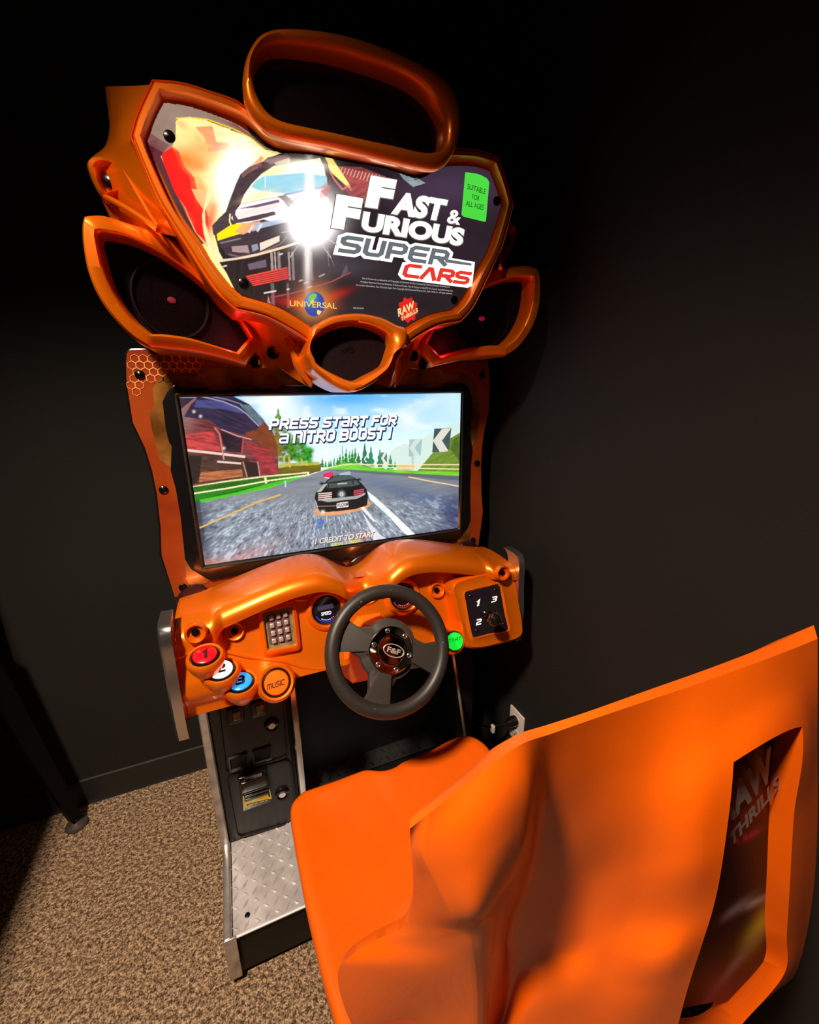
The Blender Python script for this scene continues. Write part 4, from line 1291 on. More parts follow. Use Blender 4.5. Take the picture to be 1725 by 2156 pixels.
c.poly([(762, 1075), (774, 1094), (796, 1122), (820, 1138), (786, 1146), (786, 1128), (772, 1100)], (226, 232, 236), 0.85, rough=0.15, sc=(5, 10), ang=1.0)
c.poly([(668, 1092), (684, 1094), (678, 1110), (664, 1116)], (62, 110, 190), 0.6)
c.poly([(663, 1048), (665, 1037), (680, 1022), (688, 1012), (700, 1002), (712, 1000), (735, 1000), (748, 1006), (762, 1018), (772, 1030), (775, 1045), (773, 1064), (747, 1072), (700, 1077), (675, 1079), (668, 1067)], (24, 26, 30), 1.0)
c.poly([(685, 1018), (704, 1001), (736, 1000), (750, 1010), (758, 1020), (740, 1024), (690, 1028)], (70, 84, 84), 1.0, rough=0.35, sc=(5, 4))
c.poly([(667, 1036), (684, 1018), (690, 1018), (676, 1036)], (190, 196, 186), 0.85)
c.poly([(671, 1036), (700, 1031), (752, 1027), (768, 1032), (772, 1042), (756, 1050), (690, 1056), (674, 1050)], (16, 17, 20), 1.0)
for k in range(4):
    c.line([(670, 1040 + k * 4.2), (699, 1037 + k * 4.0)], 2.3, (238, 206, 196))
    c.line([(745, 1033.5 + k * 3.6), (767, 1030 + k * 3.8)], 2.3, (205, 76, 96))
c.poly([(674, 1053), (692, 1050), (752, 1044), (770, 1037), (768, 1042), (752, 1050), (690, 1057)], (170, 172, 172), 0.9)
c.blob(719.5, 1040.5, 5, 5, (224, 236, 236), 1.0); c.blob(719.5, 1040.5, 1.6, 1.8, (90, 120, 120), 1.0)
c.poly([(709, 1059), (733, 1056), (734, 1067), (709, 1070)], (226, 212, 204), 1.0)
c.line([(669, 1066), (700, 1065), (709, 1064)], 1.6, (150, 110, 100)); c.line([(665, 1055), (669, 1068)], 1.5, (200, 190, 190))
c.line([(676, 1018), (700, 1016), (735, 1011), (758, 1009)], 3, (28, 32, 32)); c.blob(677, 1018, 4, 3.4, (24, 28, 28), 1.0); c.blob(757, 1009.5, 4, 3, (30, 40, 42), 1.0)
c.line([(692, 1018), (692, 1027)], 2, (24, 26, 28)); c.line([(743, 1012), (744, 1020)], 2, (24, 26, 28))
c.line([(711, 1019), (731, 1017)], 2.2, (200, 210, 208), 0.8)
c.blob(680, 1078, 4, 3.5, (255, 240, 230), 1.0)
SCRN = c.build('display_screen', picture_mat('lit_game_screen', 1.15), CAB)
SCRN['label'] = 'lit screen showing a car race'
SW = glow('screen_white_letters', (255, 255, 255), 1.0)
SN = glow('screen_navy_outline', (28, 52, 96), 0.8)
SY = glow('screen_yellow_letters', (235, 232, 80), 1.0)
SP = glow('screen_pale_letters', (236, 228, 222), 1.0)
SD = glow('screen_dark_letters', (70, 52, 60), 0.8)
for tx, box in (('PRESS STaRT FOR', ((567, 904), (832, 893.5), (570.5, 882.5))), ('aNITRO BOOST!', ((587, 934), (822, 921.5), (590, 911)))):
    if tx[0] == 'a':
        box = ((587, 933.5), (606, 932.8), (590, 913))
        stroke('screen_text_edge', 'a', ((588.5, 935.5), (607.5, 934.5), (591.5, 915)), S, SN, SCRN, hw=0.20, refhw=0.1, lift=0.0006, w=.95)
        stroke('screen_text', 'a', box, S, SW, SCRN, hw=0.13, refhw=0.1, lift=0.0012, w=.95)
        tx, box = 'NITRO BOOST !', ((617, 932), (821, 922), (620, 908.5))
    b2 = tuple((p[0] + 1.6, p[1] + 1.8) for p in box)
    stroke('screen_text_edge', tx, b2, S, SN, SCRN, hw=0.25, refhw=0.1, lift=0.0006, w=.95, gap=.44, space=.62)
    stroke('screen_text', tx, box, S, SW, SCRN, hw=0.165, refhw=0.1, lift=0.0012, w=.95, gap=.44, space=.62)
b1 = ((663, 1146), (787.5, 1129.5), (665, 1134))
v1 = font2d('1 CREDIT TO START', 0.03, 0.95)
letters('screen_text_edge', font2d('1 CREDIT TO START', 0.045, 0.95), tuple((p[0] + 1, p[1] + 1) for p in b1), S, SD, SCRN, 0.0006)
letters('screen_text', v1, b1, S, SP, SCRN, 0.0012)
letters('screen_text', font2d('4 COINS : 1 CREDIT', 0.03), ((696, 1150.5), (756, 1142), (697, 1144)), S, SY, SCRN, 0.0012)
letters('plate_text', font2d('PILGRIM', 0.01), ((711, 1068), (732.5, 1065), (711, 1060.5)), S, SD, SCRN, 0.001)

# ---- dashboard moulding
ZCX = np.array([0, .02, .04, .07, .10, .13, .17, .22, .28, .34, .37, .42])
ZCZ = np.array([.918, .921, .934, .960, .974, .976, .972, .961, .944, .926, .917, .912])


def sstep(a, b_, x):
    t = np.clip((x - a) / (b_ - a), 0, 1)
    return t * t * (3 - 2 * t)


xs = np.linspace(-0.402, 0.402, 180)
rows = []
for x in xs:
    ax_ = abs(x)
    zc = float(np.interp(ax_, ZCX, ZCZ))
    # smooth the crest line
    zc = float(np.mean([np.interp(abs(x + d), ZCX, ZCZ) for d in np.linspace(-.02, .02, 9)]))
    lobe = float(sstep(0.315, 0.335, ax_))
    low = float(sstep(0.205, 0.185, ax_))           # 1 in the middle, thinner there
    notch = float(sstep(0.06, 0.0, ax_))
    yc = -0.200 - 0.018 * lobe + 0.045 * notch
    fy = lambda z: -0.178 - 0.40 * (0.875 - z) - 0.045 * lobe * float(sstep(.735, .80, z)) * (1.0 if x < 0 else float(sstep(.885, .905, z)))
    zb = 0.728 + 0.022 * low
    pts = [(-0.012, zc - 0.035), (-0.03, zc - 0.008), (-0.06, zc + 0.004), (-0.10, zc + 0.008), (-0.14, zc + 0.008), (yc + 0.022, zc + 0.004), (yc + 0.006, zc - 0.001), (yc - 0.006, zc - 0.010), (yc - 0.011, zc - 0.022), (yc - 0.009, zc - 0.034)]
    zt = zc - 0.052
    yt = fy(zt)
    pts += [(min(yt, yc - 0.0) * .5 + yt * .5 - 0.004, zc - 0.045)]
    for t in (0.0, .1, .25, .4, .55, .7, .82, .92):
        z = zt + (zb + 0.012 - zt) * t
        pts.append((fy(z), z))
    ybot = fy(zb)
    pts += [(ybot - 0.001, zb + 0.004), (ybot + 0.005, zb - 0.001), (ybot + 0.03, zb - 0.004), (-0.05, zb - 0.004)]
    rows.append([np.array([x, p[0], p[1]]) for p in pts])
npt = len(rows[0])
v, f = loft(rows)
dm = MB(); dm.add(v, f)
for q, sx in ((rows[0], -1), (rows[-1], 1)):          # rounded ends
    e1 = [p + np.array([sx * 0.005, 0.004 * (1 if i > 9 else .3), -0.002 if i < 8 else 0]) for i, p in enumerate(q)]
    cen = np.mean(q, 0) + np.array([sx * 0.005, 0.02, 0])
    vv, ff = loft([q, e1]); dm.add(vv, ff)
    k = len(e1)
    dm.add(e1 + [np.array([sx * 0.407, -0.0, 0.80])], [(i, i + 1, k) for i in range(k - 1)])


def boss(c_, ax, prof, n=40, **kw):
    dm.lathe(c_, ax, prof, n, **kw)


AXF = np.array([0, -1.0, 0.40]); AXF /= np.linalg.norm(AXF)
# gauge rings
GA = [PF(687, 1284, 0.0), PF(847, 1256, 0.0)]
for g in GA:
    boss(g, AXF, [(0.050, -0.006), (0.047, 0.004), (0.043, 0.010), (0.038, 0.013), (0.0345, 0.011), (0.0335, 0.004), (0.0335, -0.004)], 48)
# keypad surround
kp = [PF(554, 1291, -0.006), PF(613, 1277, -0.006), PF(622, 1356, -0.006), PF(564, 1366, -0.006)]
kc = sum(kp) / 4


def rrect(P, r, n=5):
    out = []
    for i in range(4):
        a, p, b_ = P[i - 1], P[i], P[(i + 1) % 4]
        d1 = (a - p) / np.linalg.norm(a - p); d2 = (b_ - p) / np.linalg.norm(b_ - p)
        for k in range(n + 1):
            t = k / n
            q0, q1 = p + d1 * r, p + d2 * r
            out.append((1 - t) ** 2 * q0 + 2 * t * (1 - t) * p + t * t * q1)
    return out


def ringplane(o_, i_, prof, ax):
    n = len(o_)
    v, f = [], []
    for t, h in prof:
        for a, b_ in zip(o_, i_):
            v.append(a + (b_ - a) * t + ax * h)
    for i in range(len(prof) - 1):
        for k in range(n):
            k2 = (k + 1) % n
            f.append((i * n + k, i * n + k2, (i + 1) * n + k2, (i + 1) * n + k))
    return v, f


ko = [kc + (p - kc) * 1.42 for p in kp]
dm.add(*ringplane(rrect(ko, 0.012), rrect(kp, 0.004), [(0, -0.006), (0.1, 0.002), (0.3, 0.008), (0.7, 0.011), (0.9, 0.010), (1.0, 0.004), (1.0, -0.004)], AXF))
# bolt sockets
AXL = np.array([0, -1.0, 0.15]); AXL /= np.linalg.norm(AXL)
SOCK = [(PY(412, 1332, -0.236), AXL), (PF(494, 1329, -0.004), AXF), (PY(1058, 1206, -0.236), AXL), (PF(920, 1243, -0.004), AXF)]
for s_, ax_ in SOCK:
    boss(s_, ax_, [(0.021, -0.006), (0.0205, 0.003), (0.018, 0.007), (0.0155, 0.006), (0.0145, -0.001)], 32)
# shifter pod
sp_o = [(940, 1226), (985, 1208), (1030, 1202), (1066, 1208), (1078, 1228), (1086, 1270), (1092, 1310), (1086, 1340), (1030, 1358), (985, 1364), (966, 1352), (955, 1310), (944, 1262)]
sp_i = [(982, 1250), (1000, 1244), (1030, 1237), (1051, 1233), (1056, 1250), (1063, 1290), (1070, 1320), (1067, 1327), (1034, 1333), (1000, 1341), (996, 1334), (990, 1305), (984, 1268)]
so_ = cr([PF(u, v_, -0.010) for u, v_ in sp_o], 72, True)
si_ = cr([PF(u, v_, -0.050) for u, v_ in sp_i], 72, True)
dm.add(*ringplane(so_, si_, [(-0.06, -0.03), (0.0, 0.0), (0.06, 0.022), (0.22, 0.026), (0.6, 0.010), (0.9, 0.004), (1.0, -0.004), (1.0, -0.012)], AXF))
# button housings: three stepped cups, the round music cup, the start cup
BT = [PY(432, 1381, -0.268), PY(466, 1412, -0.266), PY(507, 1437, -0.266)]
UPX = np.array([0, -0.26, 1.0]); UPX /= np.linalg.norm(UPX)
for b_ in BT:
    boss(b_, UPX, [(0.012, -0.058), (0.022, -0.044), (0.030, -0.026), (0.0338, -0.014), (0.0345, -0.007), (0.0335, -0.001), (0.031, 0.002), (0.027, 0.001), (0.0255, -0.003)], 44, xdir=(1, 0, 0), sx=1.02, sy=0.98)
MU = PY(582, 1437, -0.275)
AXM = np.array([0.05, -1.0, 0.62]); AXM /= np.linalg.norm(AXM)
boss(MU, AXM, [(0.036, -0.06), (0.0405, -0.02), (0.0405, -0.008), (0.038, 0.000), (0.034, 0.005), (0.0295, 0.004), (0.0285, -0.003)], 48)
ST = PY(957, 1350, -0.262)
AXS = np.array([0.0, -1.0, 0.50]); AXS /= np.linalg.norm(AXS)
boss(ST, AXS, [(0.034, -0.05), (0.034, -0.012), (0.031, -0.002), (0.027, 0.001), (0.0245, 0.0), (0.0238, -0.004)], 40)
DASH = dm.obj('dashboard', ORANGE, CAB, angle=40)
# raised rib between keypad and wheel, and the faceted steering boss
m = MB()
ln = cr([PF(u, v_, -0.001) for u, v_ in ((478, 1372), (520, 1382), (560, 1387), (600, 1392), (640, 1405), (680, 1408), (720, 1398))], 40)
m.tube(ln, 0.0045, 8)
ln = cr([PF(u, v_, 0.0) for u, v_ in ((545, 1297), (600, 1266), (650, 1262))], 20)
m.tube(ln, 0.004, 8)
WC = np.array([0.005, -0.328, 0.836])
AXW = np.array([0, -math.cos(math.radians(28)), math.sin(math.radians(28))])
m.obj('dashboard_rib', ORANGE, DASH, angle=20)
m = MB()
m.lathe(np.array([0, -0.17, 0.765]), AXW, [(0.105, -0.03), (0.088, 0.02), (0.060, 0.075), (0.045, 0.09), (0, 0.09)], 8, xdir=(1, 0, 0.4))
m.obj('steering_column_cover', mat('orange_column_cover', (0.86, 0.16, 0.001), 0.5, 0.2), DASH, angle=20)
for s_, ax_ in SOCK:
    mm = MB(); mm.lathe(s_ - ax_ * 0.002, ax_, [(0.014, -0.004), (0.014, 0.0005), (0.008, 0.001), (0.007, 0.004), (0, 0.005)], 20)
    mm.obj('screw', SCREW, DASH)
m = MB(); m.lathe(PY(738, 1196, -0.03), (0, -1, 0.3), [(0.006, -0.002), (0.006, 0.002), (0.003, 0.005), (0, 0.006)], 16)
m.obj('screw', SCREW, CAB)

# gauges
for g, nm, cols in ((GA[0], 'blue-lit speed gauge', (70, 80, 255)), (GA[1], 'red-lit gauge behind the wheel', (255, 40, 60))):
    m = MB(); m.lathe(g, AXF, [(0.0335, -0.003), (0.0335, 0.003), (0.031, 0.006), (0.0295, 0.004), (0.0, 0.004)], 48)
    gg = m.obj('gauge', BLACKG, CAB, label=nm)
    ux = np.array([1.0, 0, 0]); uz = np.cross(ux, AXF); uz = uz * (1 if uz[2] > 0 else -1)
    for k in range(7):
        t = math.radians(235 + k * 12)
        q = g + AXF * 0.005 + (ux * math.cos(t) + uz * math.sin(t)) * 0.0225
        if k in (0, 6) and False: continue
        cc_ = cols if k < 5 else ((235, 70, 200) if cols[2] > 200 else (255, 80, 90))
        if k < 2 and cols[2] < 200: cc_ = (255, 60, 60)
        mm = MB(); mm.lathe(q, AXF, [(0.0013, -0.001), (0.0013, 0.0006), (0, 0.0009)], 10)
        mm.obj('gauge_light', glow('gauge_led', (140, 190, 255) if cols[2] > 200 and k < 5 else cc_, 2.5), gg)
    m = MB()
    th2 = [math.radians(200 + k * 7) for k in range(21)]
    P1 = [g + AXF * 0.0046 + (ux * math.cos(t) + uz * math.sin(t)) * 0.0285 for t in th2]
    P2 = [g + AXF * 0.0046 + (ux * math.cos(t) + uz * math.sin(t)) * 0.0255 for t in th2]
    m.add(*loft([P1, P2])); m.obj('gauge_arc', glow('gauge_arc_light', (24, 24, 190) if cols[2] > 200 else (150, 12, 26), 0.9), gg)
GP = lambda u, v_: PL(u, v_, GA[0] + AXF * 0.0045, AXF)
poly_on('gauge_display', [(668, 1277), (701, 1270), (703, 1280), (669, 1287)], GP, glow('gauge_lcd', (52, 40, 66), 1.0), gg, 0.0004)
letters('gauge_text', font2d('SPEED', 0.03), ((677, 1297), (698, 1293), (676.5, 1289.5)), GP, glow('gauge_white', (225, 225, 255), 1.3), gg, 0.0006)
# keypad with twelve keys
KP = rrect([p - AXF * 0.0 for p in kp], 0.004)
m = MB(); m.plate([p + AXF * 0.001 for p in KP], -AXF * 0.008)
KPM = add_noise_color(mat('keypad_plate', (0.30, 0.30, 0.16), 0.35, 0.6), (0.22, 0.24, 0.09), (0.40, 0.40, 0.24), 60)
keypad = m.obj('keypad', KPM, CAB, smooth=False)
KEYM = mat('metal_key', (0.78, 0.66, 0.64), 0.3, 0.7)
eu, ev = kp[1] - kp[0], kp[3] - kp[0]
Rk = np.stack([eu / np.linalg.norm(eu), AXF, np.cross(eu / np.linalg.norm(eu), AXF)], 1)
inkm = flat('key_ink', (30, 22, 22))
digs = ['1', '2', '3', '4', '5', '6', '7', '8', '9', '*', '0', '#']
for r_ in range(4):
    for q in range(3):
        p = kp[0] + eu * (0.25 + q * 0.25) + ev * (0.18 + r_ * 0.215) + AXF * 0.004
        mm = MB(); mm.box(p, (0.0092, 0.008, 0.0105), Rk, 0.0016)
        k_ = mm.obj('key', KEYM, keypad)
m = MB(); m.add([p + AXF * 0.0016 for p in rrect([kc + (p - kc) * s2 for p, s2 in zip(kp, (.82,) * 4)], 0.003)], [tuple(range(24))])
m.obj('keypad_mat', mat('brown_keypad_mat', (0.09, 0.05, 0.045), 0.4), keypad, smooth=False)
# push buttons
for b_, cap, num, ink in zip(BT, ((236, 14, 26), (250, 250, 246), (44, 160, 238)), '123', ((40, 4, 8), (150, 160, 175), (12, 26, 110))):
    m = MB(); m.lathe(b_, UPX, [(0.0255, -0.004), (0.0258, 0.001), (0.0235, 0.0035), (0.0215, 0.003)], 44)
    rim = m.obj('push_button', BLACKG, CAB, label={'1': 'red push button numbered 1', '2': 'white push button numbered 2', '3': 'blue push button numbered 3'}[num])
    m = MB(); m.lathe(b_, UPX, [(0.0216, 0.0), (0.0214, 0.005), (0.018, 0.0068), (0.0, 0.0075)], 44)
    m.obj('button_cap', glow('lit_button_' + num, cap, {'1': 0.75, '2': 1.5, '3': 0.85}[num], tuple(lin(cap) * 0.5), 0.25), rim)
    ux = np.array([1.0, 0, 0]); uy = np.cross(UPX, ux)
    o3 = b_ + UPX * 0.0078
    v_, f_, wd = stroke2d(num, 0.16, .7)
    A_ = np.array(v_); lo, hi = A_.min(0), A_.max(0); cen = (lo + hi) / 2
    s3 = 0.017
    mm = MB(); mm.add([o3 + ux * (p[0] - cen[0]) * s3 + uy * (p[1] - cen[1]) * s3 for p in v_], f_)
    mm.obj('button_digit', flat('digit_ink_' + num, ink), rim, smooth=False)
m = MB(); m.lathe(MU, AXM, [(0.0286, -0.004), (0.0288, 0.003), (0.0262, 0.006), (0.0245, 0.003)], 44)
rim = m.obj('music_button', BLACKG, CAB)
m = MB(); m.lathe(MU, AXM, [(0.0245, 0.0), (0.0243, 0.009), (0.022, 0.0115), (0.0, 0.0125)], 44)
m.obj('button_cap', mat('orange_button_cap', (0.85, 0.13, 0.004), 0.3, emit=tuple(lin((220, 80, 8))), estr=0.25), rim)
MP = lambda u, v_: PL(u, v_, MU + AXM * 0.0127, AXM)
DINK = flat('dark_brown_ink', (74, 26, 10))
v_, f_, wd = stroke2d('MUSI', 0.13, .85, .36)
stroke('button_text', 'MUSIC', ((563, 1453), (599, 1441), (563, 1441)), MP, DINK, rim, hw=0.11, w=.9, gap=.36, lift=0.0003)
m = MB(); m.lathe(ST, AXS, [(0.0238, -0.006), (0.024, 0.002), (0.0225, 0.004), (0.021, 0.002)], 40)
rim = m.obj('start_button', BLACKG, CAB)
m = MB(); m.lathe(ST, AXS, [(0.0212, -0.002), (0.021, 0.006), (0.018, 0.008), (0.0, 0.009)], 40)
m.obj('button_cap', glow('lit_start_button', (20, 236, 60), 0.95, (0.01, 0.4, 0.03)), rim)
SPL = lambda u, v_: PL(u, v_, ST + AXS * 0.0092, AXS)
stroke('button_text', 'START', ((937, 1355), (971, 1348), (938, 1347)), SPL, flat('dark_green_ink_start', (8, 70, 24)), rim, hw=0.09, w=.9, gap=.36, lift=0.0003)

# gear shifter: gate plate, gate slot, lever with knob, gear numbers
m = MB(); m.plate([p - AXF * 0.002 for p in si_], -AXF * 0.01)
gate = m.obj('gear_shifter', mat('purple_black_gate_plate', (0.020, 0.012, 0.020), 0.16, 0.3, 0.5), CAB, smooth=False)
GPL = lambda u, v_: PL(u, v_, si_[0] - AXF * 0.002, AXF)
SLOT = mat('black_slot', (0.002, 0.002, 0.002), 0.6)
poly_on('gate_slot', [(1012, 1276), (1021, 1269), (1044, 1264), (1050, 1272), (1058, 1310), (1052, 1318), (1030, 1322), (1024, 1314), (1018, 1290)], GPL, SLOT, gate, 0.0006)
shp = GPL(1033, 1288)
top = PY(1041, 1304, shp[1] - 0.060)
m = MB(); m.tube([shp - AXF * 0.01, shp + AXF * 0.02, shp + (top - shp) * 0.7, top], [0.007, 0.006, 0.006, 0.007], 16)
lev = m.obj('shift_lever', BLACKG, gate)
m = MB(); m.lathe(top, top - shp, [(0.0, -0.017), (0.010, -0.0145), (0.0155, -0.007), (0.017, 0.0), (0.0155, 0.007), (0.010, 0.0145), (0.0, 0.017)], 32)
m.obj('shift_knob', BLACKG, lev.parent, label='round black knob')
m = MB(); m.lathe(GPL(1022, 1291), AXF, [(0.011, 0.0), (0.0105, 0.006), (0.006, 0.011), (0.0, 0.0125)], 24)
m.obj('lever_boot', BLACKG, gate)
GNUM = glow('gear_number_white', (240, 236, 236), 0.45, (0.8, 0.78, 0.78))
stroke('gear_number', '1', ((1002, 1277), (1009, 1275.5), (1005, 1263)), GPL, GNUM, gate, hw=0.17, w=.6, lift=0.0008)
stroke('gear_number', '3', ((1034, 1269), (1045, 1266.5), (1037, 1256.5)), GPL, GNUM, gate, hw=0.14, w=.8, lift=0.0008)
stroke('gear_number', '2', ((1002, 1317), (1013, 1314.5), (1004, 1304)), GPL, GNUM, gate, hw=0.14, w=.8, lift=0.0008)
for u, v_ in ((991, 1255), (1043, 1242), (1004, 1328), (1061, 1314)):
    mm = MB(); mm.lathe(GPL(u, v_), AXF, [(0.0042, -0.001), (0.0042, 0.001), (0.0025, 0.0025), (0, 0.003)], 14)
    mm.obj('screw', SCREW, gate)

# ---- steering wheel
ux = np.array([1.0, 0, 0]); uz = np.cross(ux, AXW); uz = uz if uz[2] > 0 else -uz
wp = lambda r, deg, h=0.0: WC + (ux * math.cos(math.radians(deg)) + uz * math.sin(math.radians(deg))) * r + AXW * h
WR, WT = 0.1235, 0.0152
m = MB(); m.tube([wp(WR, 360 * k / 72) for k in range(72)], WT, 20, True)
wheel = m.obj('steering_wheel', WHEELM, CAB, label='black rubber rim with dust specks')
# spoke plate: hub disc with three flaring spokes
def spoke_outline():
    pts = []
    sp = [(152, 14, 17), (244, 12, 15), (338, 14, 18)]
    hubr = 0.066
    for k, (d, w0_, w1_) in enumerate(sp):
        nd = sp[(k + 1) % 3]
        pts += [wp(0.121, d - w1_), wp(0.123, d), wp(0.121, d + w1_)]
        a0, a1 = d + w0_, (nd[0] + (360 if nd[0] < d else 0)) - nd[1]
        pts += [wp(0.098, d + w0_ + 1)]
        span = a1 - a0
        mgn = min(16, span * .25)
        for j in range(9):
            pts.append(wp(hubr, a0 + mgn + (span - 2 * mgn) * j / 8))
        pts += [wp(0.098, a1 - 1)]
    return pts


sl = cr(spoke_outline(), 150, True)
m = MB()
hubc = WC - AXW * 0.012
n_ = len(sl)
vv = [p - AXW * 0.012 for p in sl] + [p + AXW * 0.000 + (WC - p) * 0.04 for p in sl] + [WC + (p - WC) * 0.74 + AXW * 0.004 for p in sl] + [WC + (p - WC) / np.linalg.norm(p - WC) * 0.050 + AXW * 0.012 for p in sl]
ff = [(i * n_ + k, i * n_ + (k + 1) % n_, (i + 1) * n_ + (k + 1) % n_, (i + 1) * n_ + k) for i in range(3) for k in range(n_)]
ff += [tuple(range(n_)), tuple(3 * n_ + k for k in range(n_))]
m.add(vv, ff)
m.lathe(WC - AXW * 0.012, -AXW, [(0.055, 0.0), (0.045, 0.03), (0.035, 0.09), (0.03, 0.15)], 32)
m.obj('spoke_plate', GREYPL, wheel, angle=40)
m = MB(); m.lathe(WC, AXW, [(0.0485, 0.004), (0.0485, 0.013), (0.0465, 0.0155), (0.034, 0.018), (0.0325, 0.0185), (0.0315, 0.0205), (0.0295, 0.0205), (0.0285, 0.0185), (0.0, 0.0195)], 64)
hub = m.obj('hub_cap', mat('polished_hub_chrome', (0.52, 0.47, 0.45), 0.07, 1.0), wheel, label='chrome hub cap with raised ring')
for k in range(6):
    mm = MB(); mm.lathe(wp(0.0405, 32 + 60 * k, 0.016), AXW, [(0.0055, -0.001), (0.0055, 0.0015), (0.004, 0.0025), (0.0035, 0.0008), (0, 0.0008)], 16)
    mm.obj('hub_bolt', CHROME, wheel)
hp = lambda x, y: WC + AXW * 0.0202 + ux * x + uz * y
EMB = mat('raised_chrome_emblem', (0.70, 0.58, 0.52), 0.35, 0.6)
rot_ = math.radians(-28)
rp2 = lambda x, y: hp(x * math.cos(rot_) - y * math.sin(rot_) + 0.003, x * math.sin(rot_) + y * math.cos(rot_) - 0.002)
m = MB(); m.tube([rp2(0.023 * math.cos(2 * math.pi * k / 48), 0.0125 * math.sin(2 * math.pi * k / 48)) for k in range(48)], 0.0011, 8, True)
vf = font2d('F&F', 0.03)
A_ = np.array(vf[0]); lo, hi = A_.min(0), A_.max(0); cen = (lo + hi) / 2; k_ = 0.030 / (hi[0] - lo[0])
m.add([rp2((p[0] - cen[0]) * k_, (p[1] - cen[1]) * k_ * 0.75) + AXW * 0.0006 for p in vf[0]], vf[1])
m.obj('hub_emblem', EMB, hub, smooth=False)

# ---- chrome side trims of the dashboard
TRIMM = mat('purple_grey_chrome', (0.62, 0.56, 0.58), 0.17, 0.96)
for sx in (-1, 1):
    bk = 0.0 if sx < 0 else 0.022
    prof = [(-0.228, 0.950), (-0.240, 0.946), (-0.249, 0.936), (-0.254, 0.918), (-0.256, 0.86), (-0.262, 0.79), (-0.262, 0.735), (-0.258, 0.700)]
    pr = cr([np.array([y + bk, z]) for y, z in prof], 40)
    m = MB()
    r0 = [np.array([sx * 0.4255, p[0], p[1]]) for p in pr]; r1 = [np.array([sx * 0.4035, p[0] - .004, p[1]]) for p in pr]
    r00 = [np.array([sx * 0.4255, p[0] + 0.045, p[1]]) for p in pr]; r11 = [np.array([sx * 0.4035, p[0] + 0.045, p[1]]) for p in pr]
    bevs = [np.array([sx * 0.4215, p[0] - 0.004, p[1]]) for p in pr]
    m.add(*loft([r00, r0, bevs, r1, r11]))
    m.add([r00[-1], r0[-1], bevs[-1], r1[-1], r11[-1]], [(0, 1, 2, 3, 4)])
    m.add([r00[0], r0[0], bevs[0], r1[0], r11[0]], [(0, 1, 2, 3, 4)])
    m.obj('dashboard_side_trim', TRIMM, CAB)

# ---- lower cabinet: coin pedestal at left, slim side panel at right, footwell between
CYF = -0.050
m = MB()
m.box((-0.2935, 0.165, 0.43), (0.205, 0.43, 0.60), bev=0.003)
m.obj('coin_pedestal', BLACK, CAB)
m = MB()
m.box((0.365, 0.10, 0.43), (0.06, 0.30, 0.60), bev=0.003)
m.obj('side_panel', BLACK, CAB)


def CP(u, v_, y=CYF - 0.003):
    return PY(u, v_, y)


# chrome strips down the pedestal
for nm, pts in (('pedestal_trim', [(411, 1500), (433, 1495), (486, 1777), (471, 1783)]), ('pedestal_trim', [(606, 1455), (620, 1450), (650, 1700), (637, 1706)])):
    P = [CP(u, v_) for u, v_ in pts]
    P[1][0] = P[2][0] = (P[1][0] + P[2][0]) / 2
    P[0][0] = P[3][0] = (P[0][0] + P[3][0]) / 2
    P[0][2] = P[1][2] = 0.72; P[2][2] = P[3][2] = 0.152
    m = MB(); m.plate([p + np.array([0, -0.008, 0]) for p in P], (0, 0.05, 0), bev=0.003)
    m.obj(nm, STEEL if pts[0][0] < 500 else CHROME, CAB)
m = MB()
a0, a1 = PX(955, 1375, 0.335), PX(981, 1556, 0.335)
d_ = (a1 - a0) / np.linalg.norm(a1 - a0)
m.tube([a0 - d_ * 0.12, a1 + d_ * 0.12], 0.0055, 4)
m.obj('footwell_rail', CHROME, CAB)
# coin door
m = MB()
dl = [np.array([-0.387, CYF, 0.155]), np.array([-0.200, CYF, 0.155]), np.array([-0.200, CYF, 0.70]), np.array([-0.387, CYF, 0.70])]
m.plate([p + np.array([0, -0.008, 0]) for p in rrect(dl, 0.004)], (0, 0.008, 0), bev=0.002)
door = m.obj('coin_door', DOORM, CAB)
CD = lambda u, v_: PY(u, v_, CYF - 0.008)


def panel_from_px(name, pts, r, h, material, parent, raise_=True):
    P = [CD(u, v_) for u, v_ in pts]
    o_ = rrect(P, r, 8)
    c0 = sum(P) / 4
    i_ = inset(o_, 0.004, np.array([0, -1.0, 0]))
    ax = np.array([0, -1.0, 0])
    m = MB()
    m.add(*ringplane(o_, i_, [(-0.3, 0.0), (0.0, h), (0.6, h), (1.0, h * 0.25)], ax))
    k = len(i_)
    m.add([p + ax * h * .25 for p in i_], [tuple(range(k))])
    return m.obj(name, material, parent, angle=30)


up = panel_from_px('upper_door', [(457, 1470), (594, 1430), (606, 1592), (476, 1628)], 0.02, 0.006, DOORM, door)
lo_d = panel_from_px('lower_door', [(476, 1636), (611, 1596), (625, 1728), (500, 1762)], 0.022, 0.006, DOORM, door)
# locks
for u, v_ in ((572, 1524), (594, 1668)):
    c0 = CD(u, v_)
    m = MB(); m.lathe(c0, (0, -1, 0), [(0.020, 0.0), (0.0195, 0.007), (0.017, 0.0095), (0.0135, 0.006), (0.0105, 0.004)], 32)
    lk = m.obj('lock', BLACKG, door)
    m = MB(); m.lathe(c0, (0, -1, 0), [(0.0098, 0.004), (0.0098, 0.0095), (0.0085, 0.0105), (0, 0.0105)], 24)
    m.box(c0 + np.array([0, -0.0106, 0]), (0.0016, 0.001, 0.007))
    m.obj('lock_barrel', CHROME, lk)
